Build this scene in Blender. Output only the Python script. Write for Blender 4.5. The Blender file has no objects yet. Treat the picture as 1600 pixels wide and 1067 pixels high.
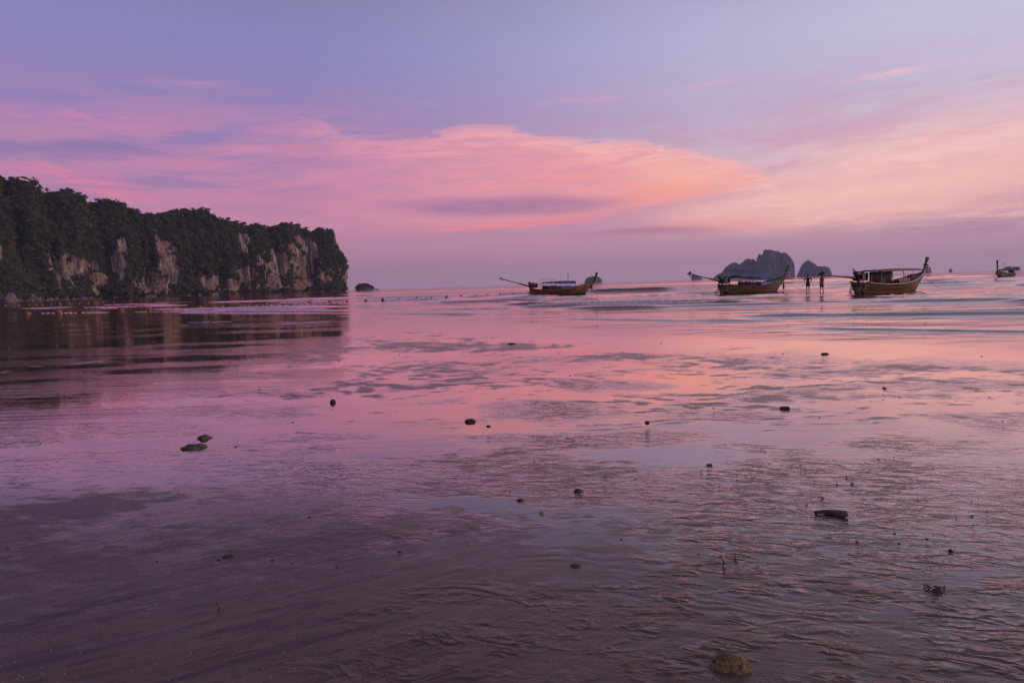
import bpy, math, random
import numpy as np
from mathutils import Matrix, Vector

random.seed(7)
RNG = np.random.default_rng(11)
scene = bpy.context.scene
COL = scene.collection

# ------------------------------------------------------------------ camera
EYE = 1.35
cam_data = bpy.data.cameras.new('camera')
cam_data.sensor_width = 36.0
cam_data.lens = 24.0
cam_data.clip_start = 0.05
cam_data.clip_end = 30000.0
camera = bpy.data.objects.new('camera', cam_data)
COL.objects.link(camera)
camera.location = (0.0, 0.0, EYE)
camera.rotation_euler = (Matrix.Rotation(math.radians(90 - 4.713), 3, 'X') @
                         Matrix.Rotation(math.radians(-1.70), 3, 'Z')).to_euler()
scene.camera = camera

# ------------------------------------------------------------------ exposure
scene.view_settings.view_transform = 'Standard'
scene.view_settings.look = 'None'
scene.view_settings.exposure = 0.0
scene.view_settings.gamma = 1.0
scene.view_settings.use_curve_mapping = False
scene.cycles.volume_bounces = 1
scene.cycles.max_bounces = 3
scene.cycles.diffuse_bounces = 1
scene.cycles.glossy_bounces = 2
scene.cycles.transmission_bounces = 2
scene.cycles.caustics_reflective = False
scene.cycles.caustics_refractive = False

# ------------------------------------------------------------------ sun (afterglow from beyond the right edge)
SUN_AZ, SUN_EL = 98.0, 7.0
sun_data = bpy.data.lights.new('sun', 'SUN')
sun_data.energy = 1.5
sun_data.angle = math.radians(35)
sun_data.color = (1.0, 0.66, 0.52)
sun = bpy.data.objects.new('sun', sun_data)
COL.objects.link(sun)
sd = Vector((math.sin(math.radians(SUN_AZ)) * math.cos(math.radians(SUN_EL)),
             math.cos(math.radians(SUN_AZ)) * math.cos(math.radians(SUN_EL)), math.sin(math.radians(SUN_EL))))
sun.rotation_euler = sd.to_track_quat('Z', 'Y').to_euler()
sun.location = (60, 0, 40)


# ------------------------------------------------------------------ node helpers
def lin(c):
    return tuple((v / 255 / 12.92) if v / 255 <= 0.04045 else ((v / 255 + 0.055) / 1.055) ** 2.4 for v in c) + (1.0,)


class NT:
    """A thin wrapper that wires math nodes as expressions."""
    def __init__(self, tree):
        self.t = tree; self.n = tree.nodes; self.l = tree.links

    def put(self, sock, v):
        if isinstance(v, bpy.types.NodeSocket): self.l.new(v, sock)
        else: sock.default_value = v

    def m(self, op, a, b=0.0, c=0.0):
        n = self.n.new('ShaderNodeMath'); n.operation = op
        self.put(n.inputs[0], a); self.put(n.inputs[1], b); self.put(n.inputs[2], c)
        return n.outputs[0]

    def add(self, a, b): return self.m('ADD', a, b)
    def sub(self, a, b): return self.m('SUBTRACT', a, b)
    def mul(self, a, b): return self.m('MULTIPLY', a, b)
    def mx(self, a, b): return self.m('MAXIMUM', a, b)

    def ss(self, v, a, b, lo=0.0, hi=1.0):
        n = self.n.new('ShaderNodeMapRange'); n.interpolation_type = 'SMOOTHSTEP'
        self.put(n.inputs[0], v)
        n.inputs[1].default_value = a; n.inputs[2].default_value = b
        n.inputs[3].default_value = lo; n.inputs[4].default_value = hi
        return n.outputs[0]

    def vec(self, x, y, z=0.0):
        n = self.n.new('ShaderNodeCombineXYZ')
        for i, v in enumerate((x, y, z)): self.put(n.inputs[i], v)
        return n.outputs[0]

    def noise(self, vec, scale, detail=4.0, rough=0.5, dist=0.0, dim='3D'):
        n = self.n.new('ShaderNodeTexNoise'); n.noise_dimensions = dim
        if vec is not None: self.l.new(vec, n.inputs['Vector'])
        n.inputs['Scale'].default_value = scale; n.inputs['Detail'].default_value = detail
        n.inputs['Roughness'].default_value = rough; n.inputs['Distortion'].default_value = dist
        return n.outputs['Fac']

    def mix(self, f, a, b):
        n = self.n.new('ShaderNodeMix'); n.data_type = 'RGBA'
        self.put(n.inputs[0], f); self.put(n.inputs[6], a); self.put(n.inputs[7], b)
        return n.outputs[2]

    def ramp(self, f, stops):
        n = self.n.new('ShaderNodeValToRGB'); self.put(n.inputs[0], f)
        e = n.color_ramp.elements
        while len(e) < len(stops): e.new(0.5)
        for i, (p, c) in enumerate(stops):
            e[i].position = p; e[i].color = c
        return n.outputs[0]

    def curve(self, f, pts):
        n = self.n.new('ShaderNodeFloatCurve'); self.put(n.inputs['Value'], f)
        cv = n.mapping.curves[0]
        cv.points[0].location = pts[0]; cv.points[1].location = pts[-1]
        for p in pts[1:-1]: cv.points.new(*p)
        n.mapping.update()
        return n.outputs[0]


# ------------------------------------------------------------------ world: dusk sky with lit cirrus
world = bpy.data.worlds.new('World'); scene.world = world; world.use_nodes = True
world.cycles.sampling_method = 'NONE'
W = NT(world.node_tree); W.n.clear()
tc = W.n.new('ShaderNodeTexCoord')
sep = W.n.new('ShaderNodeSeparateXYZ'); W.l.new(tc.outputs['Generated'], sep.inputs[0])
dx, dy, dz = sep.outputs
DEG = 180 / math.pi
az = W.mul(W.m('ARCTAN2', dx, dy), DEG)
el = W.mul(W.m('ARCSINE', dz), DEG)
elp = W.m('ABSOLUTE', el)
n_lo = W.noise(W.vec(W.mul(az, .045), W.mul(el, .16)), 1.0, 2.0, .55, dim='2D')
n_lo2 = W.noise(W.vec(W.add(W.mul(az, .05), 31.0), W.mul(el, .2)), 1.0, 2.0, .55, dim='2D')
az2 = W.add(az, W.mul(W.sub(n_lo, .5), 6.0))
el2 = W.add(elp, W.mul(W.sub(n_lo2, .5), 1.4))
tilt = W.sub(el2, W.mul(az2, .03))
wisp = W.noise(W.vec(W.add(W.mul(az2, .10), 53.0), W.mul(tilt, .75)), 1.0, 4.0, .62, dim='2D')
fine = W.noise(W.vec(W.add(W.mul(az2, .26), 77.0), W.mul(tilt, 2.0)), 1.0, 7.0, .70, dim='2D')
e90 = W.m('DIVIDE', elp, 90.0)


def stops(L): return [(math.sqrt(e / 90), lin(c)) for e, c in L]


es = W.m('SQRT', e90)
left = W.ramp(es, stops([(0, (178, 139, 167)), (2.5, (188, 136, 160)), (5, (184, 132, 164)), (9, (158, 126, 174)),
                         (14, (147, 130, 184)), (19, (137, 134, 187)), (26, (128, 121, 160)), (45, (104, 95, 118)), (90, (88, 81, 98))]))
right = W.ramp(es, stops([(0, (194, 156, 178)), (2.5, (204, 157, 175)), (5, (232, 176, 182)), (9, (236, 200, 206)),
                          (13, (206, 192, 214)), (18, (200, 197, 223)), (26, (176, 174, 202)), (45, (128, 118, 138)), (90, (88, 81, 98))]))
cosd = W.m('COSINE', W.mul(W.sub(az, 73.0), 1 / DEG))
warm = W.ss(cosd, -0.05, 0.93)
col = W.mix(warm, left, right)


def stroke(a, e, w, h, slope=0.0, soft=1.0, k=1.0, tex=None):
    u = W.mul(W.sub(az2, a), 1 / w)
    v = W.mul(W.sub(W.sub(el2, e), W.mul(W.sub(az2, a), slope)), 1 / h)
    d = W.m('SQRT', W.add(W.mul(u, u), W.mul(v, v)))
    r = W.mul(W.ss(d, 1.0, 1.0 - soft, 0.0, 1.0), k)
    return W.mul(r, tex) if tex is not None else r


def lay(mask, c):
    global col
    col = W.mix(W.m('MINIMUM', W.mx(mask, 0.0), 1.0), col, lin(c) if isinstance(c, tuple) else c)


wt = W.ss(wisp, .36, .66)
ft = W.ss(fine, .34, .66, .22, 1.0)
# thin veil everywhere low in the sky, all round the compass
lay(W.mul(W.mul(W.ss(elp, 18, 9), W.ss(elp, 1.5, 5)), W.mul(wt, .42)), (202, 138, 170))
lay(W.mul(W.mul(W.ss(elp, 60, 30), W.ss(elp, 22, 30)), W.mul(wt, .30)), (176, 146, 190))
# left field of pink wisps
lay(stroke(-22, 9.5, 26, 6.0, -.02, .8, .55, wt), (208, 138, 172))
lay(stroke(-31, 12.6, 8, .9, .02, 1.0, .8, ft), (214, 134, 178))
lay(stroke(-30.5, 8.0, 6.5, 1.0, -.18, .9, .95, ft), (232, 132, 166))
lay(stroke(-25, 15.4, 5, .5, .02, 1.0, .5, ft), (208, 144, 184))
lay(stroke(-30, 10.3, 9, .9, .03, .9, .55), (136, 112, 170))
lay(stroke(-17, 9.9, 6, .8, .03, .9, .35), (146, 112, 168))
lay(stroke(-14, 6.8, 14, 1.6, -.03, 1.0, .55, ft), (204, 132, 164))
# right-hand peach bank: soft on top, ragged lower edge
azn = W.m('DIVIDE', W.add(az2, 40), 80.0)


def azc(pts): return W.mul(W.curve(azn, [((a + 40) / 80, e / 20) for a, e in pts]), 20.0)


b2 = azc([(-40, 4.2), (-10, 4.3), (5, 4.1), (12, 3.9), (20, 3.0), (26, 3.3), (32, 3.7), (36, 4.9), (40, 5.4)])
mb = W.mul(W.mul(W.ss(W.sub(el2, b2), -.15, 1.3), W.ss(el2, 12.5, 5.5)), W.ss(W.sub(az2, W.mul(W.mx(W.sub(el2, 4.2), 0.0), 3.0)), 5, 17))
lay(W.mul(mb, W.add(.55, W.mul(ft, .4))), (255, 192, 184))
lay(stroke(30, 8.2, 16, 2.6, .02, 1.0, .65, ft), (255, 206, 198))
lay(stroke(27, 6.0, 12, 1.3, .03, 1.0, .7), (255, 204, 190))
lay(stroke(17, 4.2, 9, .8, .0, .9, .8, ft), (250, 152, 148))
lay(stroke(36, 3.2, 11, 1.0, .04, .8, .55), (176, 136, 160))
# the big lens-shaped cloud
top = azc([(-40, 9.5), (-24, 11.2), (-20.5, 13.0), (-17, 13.6), (-12, 12.3), (-7, 12.2), (-1.6, 13.1), (3.7, 12.1), (10.9, 11.2),
           (15.9, 9.9), (19, 8.7), (20.8, 7.6), (22, 6.4), (40, 5.0)])
bot = azc([(-40, 1.5), (-16, 2.6), (-8, 4.2), (.3, 5.0), (8.2, 5.5), (13.8, 5.8), (18.3, 6.5), (20.8, 7.5), (22, 9), (40, 16)])
dt = W.sub(top, W.add(el2, W.mul(W.sub(fine, .5), 2.8)))
db = W.sub(el2, bot)
ma = W.mul(W.mul(W.ss(dt, 0.0, .9), W.ss(W.m('DIVIDE', db, W.ss(az2, -2, -14, 1.0, 6.0)), -.1, .45)), W.ss(az2, -30, 0))
ca = W.mix(W.ss(az, -18, 16), lin((228, 146, 170)), lin((253, 164, 160)))
lay(W.mul(ma, W.add(.50, W.mul(ft, .42))), ca)
crest = W.mul(W.mul(W.ss(dt, 0, .5), W.ss(dt, 2.6, .5)), W.mul(W.ss(az2, -24, -4), ft))
lay(W.mul(crest, .75), W.mix(W.ss(az, -12, 16), lin((240, 162, 178)), lin((255, 198, 188))))
lay(W.mul(stroke(14, 8.0, 8, 2.0, -.16, 1.0, .8), ma), (255, 186, 170))
lay(W.mul(stroke(12, 6.9, 6, 1.5, .0, 1.0, .6), ma), (255, 162, 142))
lay(stroke(-.5, 6.6, 13, 1.2, -.03, .75, .85, W.add(.6, W.mul(ft, .4))), (158, 116, 162))
lay(stroke(2, 5.05, 14, .5, .055, .9, .95, W.add(.6, W.mul(ft, .4))), (250, 140, 154))
lay(stroke(11, 3.85, 9, .5, .0, .9, .65), (178, 122, 158))
lay(stroke(2, 3.5, 22, .5, .0, 1.0, .5, ft), (216, 136, 158))
# small high wisps
lay(stroke(29.5, 13.6, 4.6, .38, .06, 1.0, 1.0, ft), (240, 190, 208))
lay(stroke(15, 15.0, 7, .6, .07, 1.0, .8, ft), (212, 174, 206))
lay(stroke(6, 14.6, 5, .55, .05, 1.0, .8, ft), (210, 160, 196))
lay(stroke(-6, 14.6, 9, .5, -.02, 1.0, .45, ft), (186, 144, 190))

nish = W.n.new('ShaderNodeTexSky'); nish.sky_type = 'NISHITA'; nish.sun_disc = False
nish.sun_elevation = math.radians(SUN_EL); nish.sun_rotation = math.radians(SUN_AZ)
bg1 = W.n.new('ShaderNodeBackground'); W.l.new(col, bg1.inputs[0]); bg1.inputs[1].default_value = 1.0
bg2 = W.n.new('ShaderNodeBackground'); W.l.new(nish.outputs[0], bg2.inputs[0]); bg2.inputs[1].default_value = 0.003
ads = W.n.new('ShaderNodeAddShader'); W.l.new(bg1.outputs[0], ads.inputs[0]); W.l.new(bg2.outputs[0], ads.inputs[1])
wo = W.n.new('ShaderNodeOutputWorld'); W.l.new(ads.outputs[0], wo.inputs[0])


# ------------------------------------------------------------------ numpy noise
def _h(ix, iy, iz, seed):
    h = (ix * 374761393 + iy * 668265263 + iz * 2147483647 + seed * 1013904223) & 0xFFFFFFFF
    h = ((h ^ (h >> 13)) * 1274126177) & 0xFFFFFFFF
    h = ((h ^ (h >> 15)) * 2246822519) & 0xFFFFFFFF
    return ((h ^ (h >> 16)) & 0xFFFFFF) / 8388607.5 - 1.0


def vn(x, y, seed=0):
    xi = np.floor(x); yi = np.floor(y); fx = x - xi; fy = y - yi
    xi = xi.astype(np.int64); yi = yi.astype(np.int64)
    u = fx * fx * fx * (fx * (fx * 6 - 15) + 10); v = fy * fy * fy * (fy * (fy * 6 - 15) + 10)
    a = _h(xi, yi, 0, seed); b = _h(xi + 1, yi, 0, seed); c = _h(xi, yi + 1, 0, seed); d = _h(xi + 1, yi + 1, 0, seed)
    return (a + (b - a) * u) * (1 - v) + (c + (d - c) * u) * v


def vn3(x, y, z, seed=0):
    zi = np.floor(z); fz = z - zi; zi = zi.astype(np.int64)
    w = fz * fz * (3 - 2 * fz)
    xi = np.floor(x); yi = np.floor(y); fx = x - xi; fy = y - yi
    xi = xi.astype(np.int64); yi = yi.astype(np.int64)
    u = fx * fx * (3 - 2 * fx); v = fy * fy * (3 - 2 * fy)

    def pl(k):
        a = _h(xi, yi, k, seed); b = _h(xi + 1, yi, k, seed); c = _h(xi, yi + 1, k, seed); d = _h(xi + 1, yi + 1, k, seed)
        return (a + (b - a) * u) * (1 - v) + (c + (d - c) * u) * v
    return pl(zi) * (1 - w) + pl(zi + 1) * w


def fbm(x, y, seed=0, o=3, g=.5):
    s = 0; a = 1; t = 0
    for i in range(o):
        s = s + a * vn(x, y, seed + i); t += a; a *= g; x = x * 2.03 + 7.1; y = y * 2.03 + 3.7
    return s / t


def fbm3(x, y, z, seed=0, o=3, g=.5):
    s = 0; a = 1; t = 0
    for i in range(o):
        s = s + a * vn3(x, y, z, seed + i); t += a; a *= g; x = x * 2.03 + 7.1; y = y * 2.03 + 3.7; z = z * 2.03 + 1.3
    return s / t


def sst(a, b, x):
    t = np.clip((x - a) / (b - a), 0, 1)
    return t * t * (3 - 2 * t)


# ------------------------------------------------------------------ object helpers
def tag(o, label=None, cat=None, group=None, kind=None):
    if label: o['label'] = label
    if cat: o['category'] = cat
    if group: o['group'] = group
    if kind: o['kind'] = kind
    return o


def empty(name, loc, rz=0.0):
    o = bpy.data.objects.new(name, None); COL.objects.link(o)
    o.empty_display_size = .2
    o.location = loc; o.rotation_euler = (0, 0, rz)
    return o


def mesh_np(name, V, F, mat, parent=None, smooth=True, attrs=None, keep=None):
    """Grid/soup mesh from numpy arrays; F is (n,4) or (n,3)."""
    me = bpy.data.meshes.new(name)
    V = np.ascontiguousarray(V, dtype=np.float32); F = np.ascontiguousarray(F, dtype=np.int32)
    k = F.shape[1]
    me.vertices.add(len(V)); me.vertices.foreach_set('co', V.ravel())
    me.loops.add(F.size); me.loops.foreach_set('vertex_index', F.ravel())
    me.polygons.add(len(F))
    me.polygons.foreach_set('loop_start', np.arange(0, F.size, k, dtype=np.int32))
    me.polygons.foreach_set('loop_total', np.full(len(F), k, dtype=np.int32))
    me.update(calc_edges=True)
    if smooth: me.polygons.foreach_set('use_smooth', np.ones(len(F), dtype=bool))
    for an, arr in (attrs or {}).items():
        if arr.ndim == 1:
            at = me.attributes.new(an, 'FLOAT', 'POINT'); at.data.foreach_set('value', arr.astype(np.float32))
        else:
            at = me.attributes.new(an, 'FLOAT_COLOR', 'POINT')
            at.data.foreach_set('color', np.column_stack([arr, np.ones(len(arr))]).astype(np.float32).ravel())
    me.materials.append(mat)
    o = bpy.data.objects.new(name, me); COL.objects.link(o)
    if parent: o.parent = parent
    return o


def grid_faces(nr, nc):
    i = np.arange(nr - 1)[:, None] * nc + np.arange(nc - 1)[None, :]
    return np.stack([i, i + 1, i + nc + 1, i + nc], -1).reshape(-1, 4)


class MB:
    def __init__(self): self.v = []; self.f = []

    def add(self, vs, fs):
        b = len(self.v); self.v += [tuple(p) for p in vs]; self.f += [tuple(b + i for i in q) for q in fs]
        return self

    def box(self, c, s, rot=None, taper=1.0, bev=.12):
        """a chamfered box (24 corner points), optionally tapered upwards"""
        hx, hy, hz = (k / 2 for k in s); e = min(hx, hy, hz) * bev * 2
        R = rot or Matrix.Identity(3); vs = []; idx = {}
        for sx in (-1, 1):
            for sy in (-1, 1):
                for sz in (-1, 1):
                    for k in range(3):
                        p = [sx * (hx - e), sy * (hy - e), sz * (hz - e)]
                        p[k] = (sx * hx, sy * hy, sz * hz)[k]
                        if sz > 0: p[0] *= taper; p[1] *= taper
                        idx[(sx, sy, sz, k)] = len(vs); vs.append(R @ Vector(p) + Vector(c))
        fs = []
        for k in range(3):
            a, b = (k + 1) % 3, (k + 2) % 3
            for s1 in (-1, 1):
                q = []
                for (sa, sb) in ((-1, -1), (1, -1), (1, 1), (-1, 1)):
                    t = [0, 0, 0]; t[k] = s1; t[a] = sa; t[b] = sb; q.append(idx[(*t, k)])
                fs.append(q if s1 > 0 else q[::-1])
            for sa in (-1, 1):
                for sb in (-1, 1):
                    t0 = [0, 0, 0]; t1 = [0, 0, 0]
                    t0[k] = -1; t1[k] = 1; t0[a] = t1[a] = sa; t0[b] = t1[b] = sb
                    q = [idx[(*t0, a)], idx[(*t1, a)], idx[(*t1, b)], idx[(*t0, b)]]
                    fs.append(q if sa * sb > 0 else q[::-1])
        for sx in (-1, 1):
            for sy in (-1, 1):
                for sz in (-1, 1):
                    q = [idx[(sx, sy, sz, k)] for k in range(3)]
                    fs.append(q if sx * sy * sz > 0 else q[::-1])
        return self.add(vs, fs)

    def tube(self, pts, r, n=8, cap=True):
        pts = [Vector(p) for p in pts]; rs = r if isinstance(r, (list, tuple)) else [r] * len(pts)
        vs = []; fs = []
        up = Vector((0, 0, 1))
        for i, p in enumerate(pts):
            t = (pts[min(i + 1, len(pts) - 1)] - pts[max(i - 1, 0)]).normalized()
            a = t.cross(up)
            if a.length < .05: a = t.cross(Vector((0, 1, 0)))
            a.normalize(); b = t.cross(a)
            for k in range(n):
                th = 2 * math.pi * k / n
                vs.append(p + (a * math.cos(th) + b * math.sin(th)) * rs[i])
        for i in range(len(pts) - 1):
            for k in range(n):
                k2 = (k + 1) % n
                fs.append((i * n + k, (i + 1) * n + k, (i + 1) * n + k2, i * n + k2))
        if cap:
            fs.append(tuple(range(n))); fs.append(tuple((len(pts) - 1) * n + k for k in reversed(range(n))))
        return self.add(vs, fs)

    def lathe(self, prof, n=16, c=(0, 0, 0), R=None):
        R = R or Matrix.Identity(3); C = Vector(c); vs = []; fs = []
        for (r, z) in prof:
            for k in range(n):
                th = 2 * math.pi * k / n
                vs.append(R @ Vector((r * math.cos(th), r * math.sin(th), z)) + C)
        for i in range(len(prof) - 1):
            for k in range(n):
                k2 = (k + 1) % n
                fs.append((i * n + k, i * n + k2, (i + 1) * n + k2, (i + 1) * n + k))
        fs.append(tuple(reversed(range(n)))); fs.append(tuple((len(prof) - 1) * n + k for k in range(n)))
        return self.add(vs, fs)

    def sheet(self, rows, thick=.02):
        """solid sheet from a grid of points, thickened along its normal"""
        nr, nc = len(rows), len(rows[0])
        P = [[Vector(p) for p in r] for r in rows]; top = []; bot = []
        for i in range(nr):
            for j in range(nc):
                du = P[min(i + 1, nr - 1)][j] - P[max(i - 1, 0)][j]; dv = P[i][min(j + 1, nc - 1)] - P[i][max(j - 1, 0)]
                n = du.cross(dv)
                n = n.normalized() if n.length > 1e-9 else Vector((0, 0, 1))
                top.append(P[i][j] + n * thick / 2); bot.append(P[i][j] - n * thick / 2)
        N = nr * nc; fs = []
        for i in range(nr - 1):
            for j in range(nc - 1):
                a = i * nc + j
                fs.append((a, a + nc, a + nc + 1, a + 1)); fs.append((N + a, N + a + 1, N + a + nc + 1, N + a + nc))
        ring = [j for j in range(nc)] + [i * nc + nc - 1 for i in range(1, nr)] + \
               [(nr - 1) * nc + j for j in range(nc - 2, -1, -1)] + [i * nc for i in range(nr - 2, 0, -1)]
        for k in range(len(ring)):
            a, b = ring[k], ring[(k + 1) % len(ring)]
            fs.append((a, b, N + b, N + a))
        return self.add(top + bot, fs)

    def build(self, name, mat, parent=None, smooth=False):
        me = bpy.data.meshes.new(name); me.from_pydata(self.v, [], self.f); me.update()
        if smooth:
            for p in me.polygons: p.use_smooth = True
        me.materials.append(mat)
        o = bpy.data.objects.new(name, me); COL.objects.link(o)
        if parent: o.parent = parent
        return o


def mat(name, c, rough=.6, var=.25, scale=6.0, bump=0.0, metal=0.0, c2=None, ior=1.45, stretch=(1, 1, 1)):
    m_ = bpy.data.materials.new(name); m_.use_nodes = True
    T = NT(m_.node_tree); b = T.n['Principled BSDF']
    t = T.n.new('ShaderNodeTexCoord')
    mp = T.n.new('ShaderNodeMapping'); mp.inputs['Scale'].default_value = stretch
    T.l.new(t.outputs['Object'], mp.inputs['Vector'])
    f = T.noise(mp.outputs[0], scale, 6, .6)
    d = c2 or tuple(k * (1 - var) for k in c)
    l_ = tuple(min(1, k * (1 + var)) for k in c)
    T.l.new(T.mix(T.ss(f, .32, .68), (*d, 1), (*l_, 1)), b.inputs['Base Color'])
    T.put(b.inputs['Roughness'], T.ss(f, .2, .8, max(.02, rough - .12), min(1, rough + .12)))
    b.inputs['Metallic'].default_value = metal; b.inputs['IOR'].default_value = ior
    if bump:
        bn = T.n.new('ShaderNodeBump'); bn.inputs['Strength'].default_value = bump; bn.inputs['Distance'].default_value = .02
        T.l.new(T.noise(mp.outputs[0], scale * 3, 5, .6), bn.inputs['Height']); T.l.new(bn.outputs[0], b.inputs['Normal'])
    return m_


# ------------------------------------------------------------------ shoreline
SH_X = np.array([-400, -120, -70, -45, -25, -8, -1.25, 3.4, 8.6, 14, 22, 60.])
SH_Y = np.array([230, 100, 72, 58, 47, 35.5, 27.3, 18, 11.4, 6.5, 1.0, -20.])


def shore(x):
    """shoreline y as a smoothed function of x"""
    acc = 0
    for k in (-3.5, -1.75, 0, 1.75, 3.5): acc = acc + np.interp(x + k, SH_X, SH_Y)
    return acc / 5


def shore_s(X, Y):
    """signed distance seaward of the waterline"""
    g = (shore(X + .5) - shore(X - .5))
    s = (Y - shore(X)) / np.sqrt(1 + g * g)
    return s + (2.2 * fbm(X / 9, Y / 5, 5, 2) * np.clip(-X / 14 + .1, 0, 1) + .35 * vn(X / 2.3, Y / 1.5, 6)) * sst(14, 5, np.abs(s))


def fan(y0, y1, px, half_in, n_in, half_out, n_out):
    """points of a ground sheet whose spacing grows with distance, y from y0 to y1"""
    p = np.arange(683 * EYE / y0, 683 * EYE / y1, -px)
    Y = 683 * EYE / p
    ti = np.linspace(-half_in, half_in, n_in)
    to = np.linspace(half_in, half_out, n_out + 1)[1:]
    t = np.concatenate([-to[::-1], ti, to])
    return Y, t


# ------------------------------------------------------------------ wet sand
def sand_height(X, Y):
    s = shore_s(X, Y)
    base = np.where(s < 0, -s * 0.0012, np.maximum(-s * 0.004, -.45))
    R = np.hypot(X, Y)
    # wind the sampling space a little so nothing runs dead straight
    wx = X + .35 * fbm(X / 1.7, Y / 1.7, 21, 2); wy = Y + .35 * fbm(X / 1.7 + 9, Y / 1.7, 23, 2)
    # broad bars, running obliquely
    bar = fbm(wx / 2.6 + wy / 7, wy / 1.2 - wx / 6, 31, 3)
    big = fbm(wx / 11, wy / 6, 37, 2)
    clus = .75 * bar + .6 * big
    for cx, cy, ax, ay, k in ((5.6, 8.2, 2.4, 1.5, .55), (4.5, 9.6, 1.9, .9, .5), (-1.6, 15.5, 2.4, 2.0, .5), (1.9, 7.0, 1.2, .6, .3), (-.4, 9.5, 1.8, .8, .3)):
        clus = clus + k * np.exp(-((X - cx) / ax) ** 2 - ((Y - cy) / ay) ** 2)
    clus = clus - .10
    # lumps that break the film at middle distance
    lump = fbm(wx / .27 + wy / .5, wy / .15, 41, 2, .5)
    lump2 = fbm(wx / .55, wy / .5, 43, 3, .62)
    far = sst(9, 16, R)
    mid = .0085 * ((1 - far) * lump * 1.2 + far * lump2 * 1.4 + 1.15 * clus - .56)
    mid -= .012 * sst(-5.0, -.5, s)
    leftcalm = sst(-1.0, -4.5, X / np.maximum(Y, 1) * 6)
    mid -= .004 * leftcalm
    # current ripples close by
    tr = sst(-.9, .9, X / np.maximum(Y, .5) * 2.2 + (Y - 4.6) * .28)
    amp = (.06 + .94 * tr) * sst(-.45, .5, fbm(wx / 1.3, wy / .7, 51, 2) + .35 * tr)
    ph = (.30 * wx + .95 * wy + .05 * fbm(wx / .8, wy / .5, 55, 2)) / .11 + 1.9 * fbm(wx / .5, wy / .3, 53, 2) + .5 * fbm(wx / .18, wy / .12, 57, 2)
    rip = np.sin(2 * np.pi * ph)
    rip = np.where(rip > 0, rip ** .8 * 1.0, -np.abs(rip) ** 1.2 * .7) + .25 * np.sin(4 * np.pi * ph + 1)
    ph2 = (.16 * wx + .98 * wy) / .21 + 1.3 * fbm(wx / .8, wy / .5, 54, 2)
    f2 = sst(4.0, 6.2, R)
    rip = rip * (1 - f2) + f2 * 1.5 * np.sin(2 * np.pi * ph2)
    brk = sst(-.25, .5, fbm(wx / .34 + wy / .6, wy / .2, 59, 2))
    near = .0070 * amp * rip * (.06 + .94 * brk) + .0085 * fbm(wx / 1.5 + wy / 5, wy / .75 - wx / 5, 61, 3) \
        + .0022 * fbm(wx / .09, wy / .05, 63, 2) * amp
    # drainage rills, fanning from lower left to upper right
    c, sn = math.cos(.52), math.sin(.52)
    ru = X * c + Y * sn; rv = -X * sn + Y * c
    rv = rv + .06 * fbm(ru / .8, rv / .5, 71, 2)
    rl = sst(.9, -.5, X + (Y - 2.6) * .55) * sst(5.2, 3.6, Y)
    near += .0014 * rl * (1 - 2 * np.abs(fbm(ru / .5, rv / .035, 73, 2))) * sst(-.4, .5, fbm(ru / .9, rv / .3, 77, 2)) + .006 * rl * fbm(ru / 1.1, rv / .26, 75, 2)
    wn = sst(8.0, 5.5, R)
    wn0 = sst(7.0, 4.5, R)
    r = wn * near + (1 - wn) * mid
    level = -.0015 * sst(4.2, 2.4, R) + .0055 * sst(2.4, 4.4, R) - .0043 * sst(5.5, 8.0, R)
    level = level - .004 * rl
    d = r - level
    k = .0012
    z = base + level + k * np.logaddexp(0, np.clip(d / k, -40, 40))
    z = np.where(d / k > 39, base + r, z)
    chop = (.20 + .80 * sst(-.55, .02, X / np.maximum(Y, .5))) * sst(-.22, .36, fbm(wx / 1.5 + wy / 4, wy / .8 - wx / 6, 87, 3) + .25 * wn0) * sst(15, 8, R) * (.66 + .34 * wn0)
    film = np.clip(d / .004, -6, 6)
    return z, film, wn, rl, chop


Yr, Tc = fan(1.15, 170, .92, .86, 740, 1.75, 44)
X = Yr[:, None] * Tc[None, :]; Yg = np.repeat(Yr[:, None], len(Tc), 1)
Z, film, wn, rl, chop = sand_height(X, Yg)
ruffle = (.10 + .90 * sst(-.02, -.30, X / Yg) * sst(4, 9, Yg)) * (.12 + .88 * sst(-.18, .28, fbm(X / 4 + Yg / 9, Yg / 1.1, 81, 4))) + .05


def ground_z(x, y):
    return float(sand_height(np.array([x], float), np.array([y], float))[0][0])


ms = bpy.data.materials.new('wet_sand'); ms.use_nodes = True
T = NT(ms.node_tree); B = T.n['Principled BSDF']
geo = T.n.new('ShaderNodeNewGeometry'); P = geo.outputs['Position']


def wet_gloss(T, B, nrm, weight, rough_, ior, tint_):
    """a thin reflecting water film over the surface"""
    fr = T.n.new('ShaderNodeFresnel'); fr.inputs['IOR'].default_value = ior; T.l.new(nrm, fr.inputs['Normal'])
    g = T.n.new('ShaderNodeBsdfGlossy'); g.inputs['Color'].default_value = tint_; T.put(g.inputs['Roughness'], rough_); T.l.new(nrm, g.inputs['Normal'])
    mx = T.n.new('ShaderNodeMixShader'); T.put(mx.inputs[0], T.m('MINIMUM', T.mul(fr.outputs[0], weight), .95))
    T.l.new(B.outputs[0], mx.inputs[1]); T.l.new(g.outputs[0], mx.inputs[2])
    T.l.new(mx.outputs[0], T.n['Material Output'].inputs['Surface'])


def aniso(T, P, th, sx, sy):
    """position turned by th, then stretched: features run along direction th"""
    n = T.n.new('ShaderNodeMapping'); n.vector_type = 'TEXTURE'
    n.inputs['Rotation'].default_value = (0, 0, th); n.inputs['Scale'].default_value = (1 / sx, 1 / sy, 1)
    T.l.new(P, n.inputs['Vector']); return n


def attr(T, n):
    a = T.n.new('ShaderNodeAttribute'); a.attribute_name = n; return a.outputs['Fac']


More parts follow.
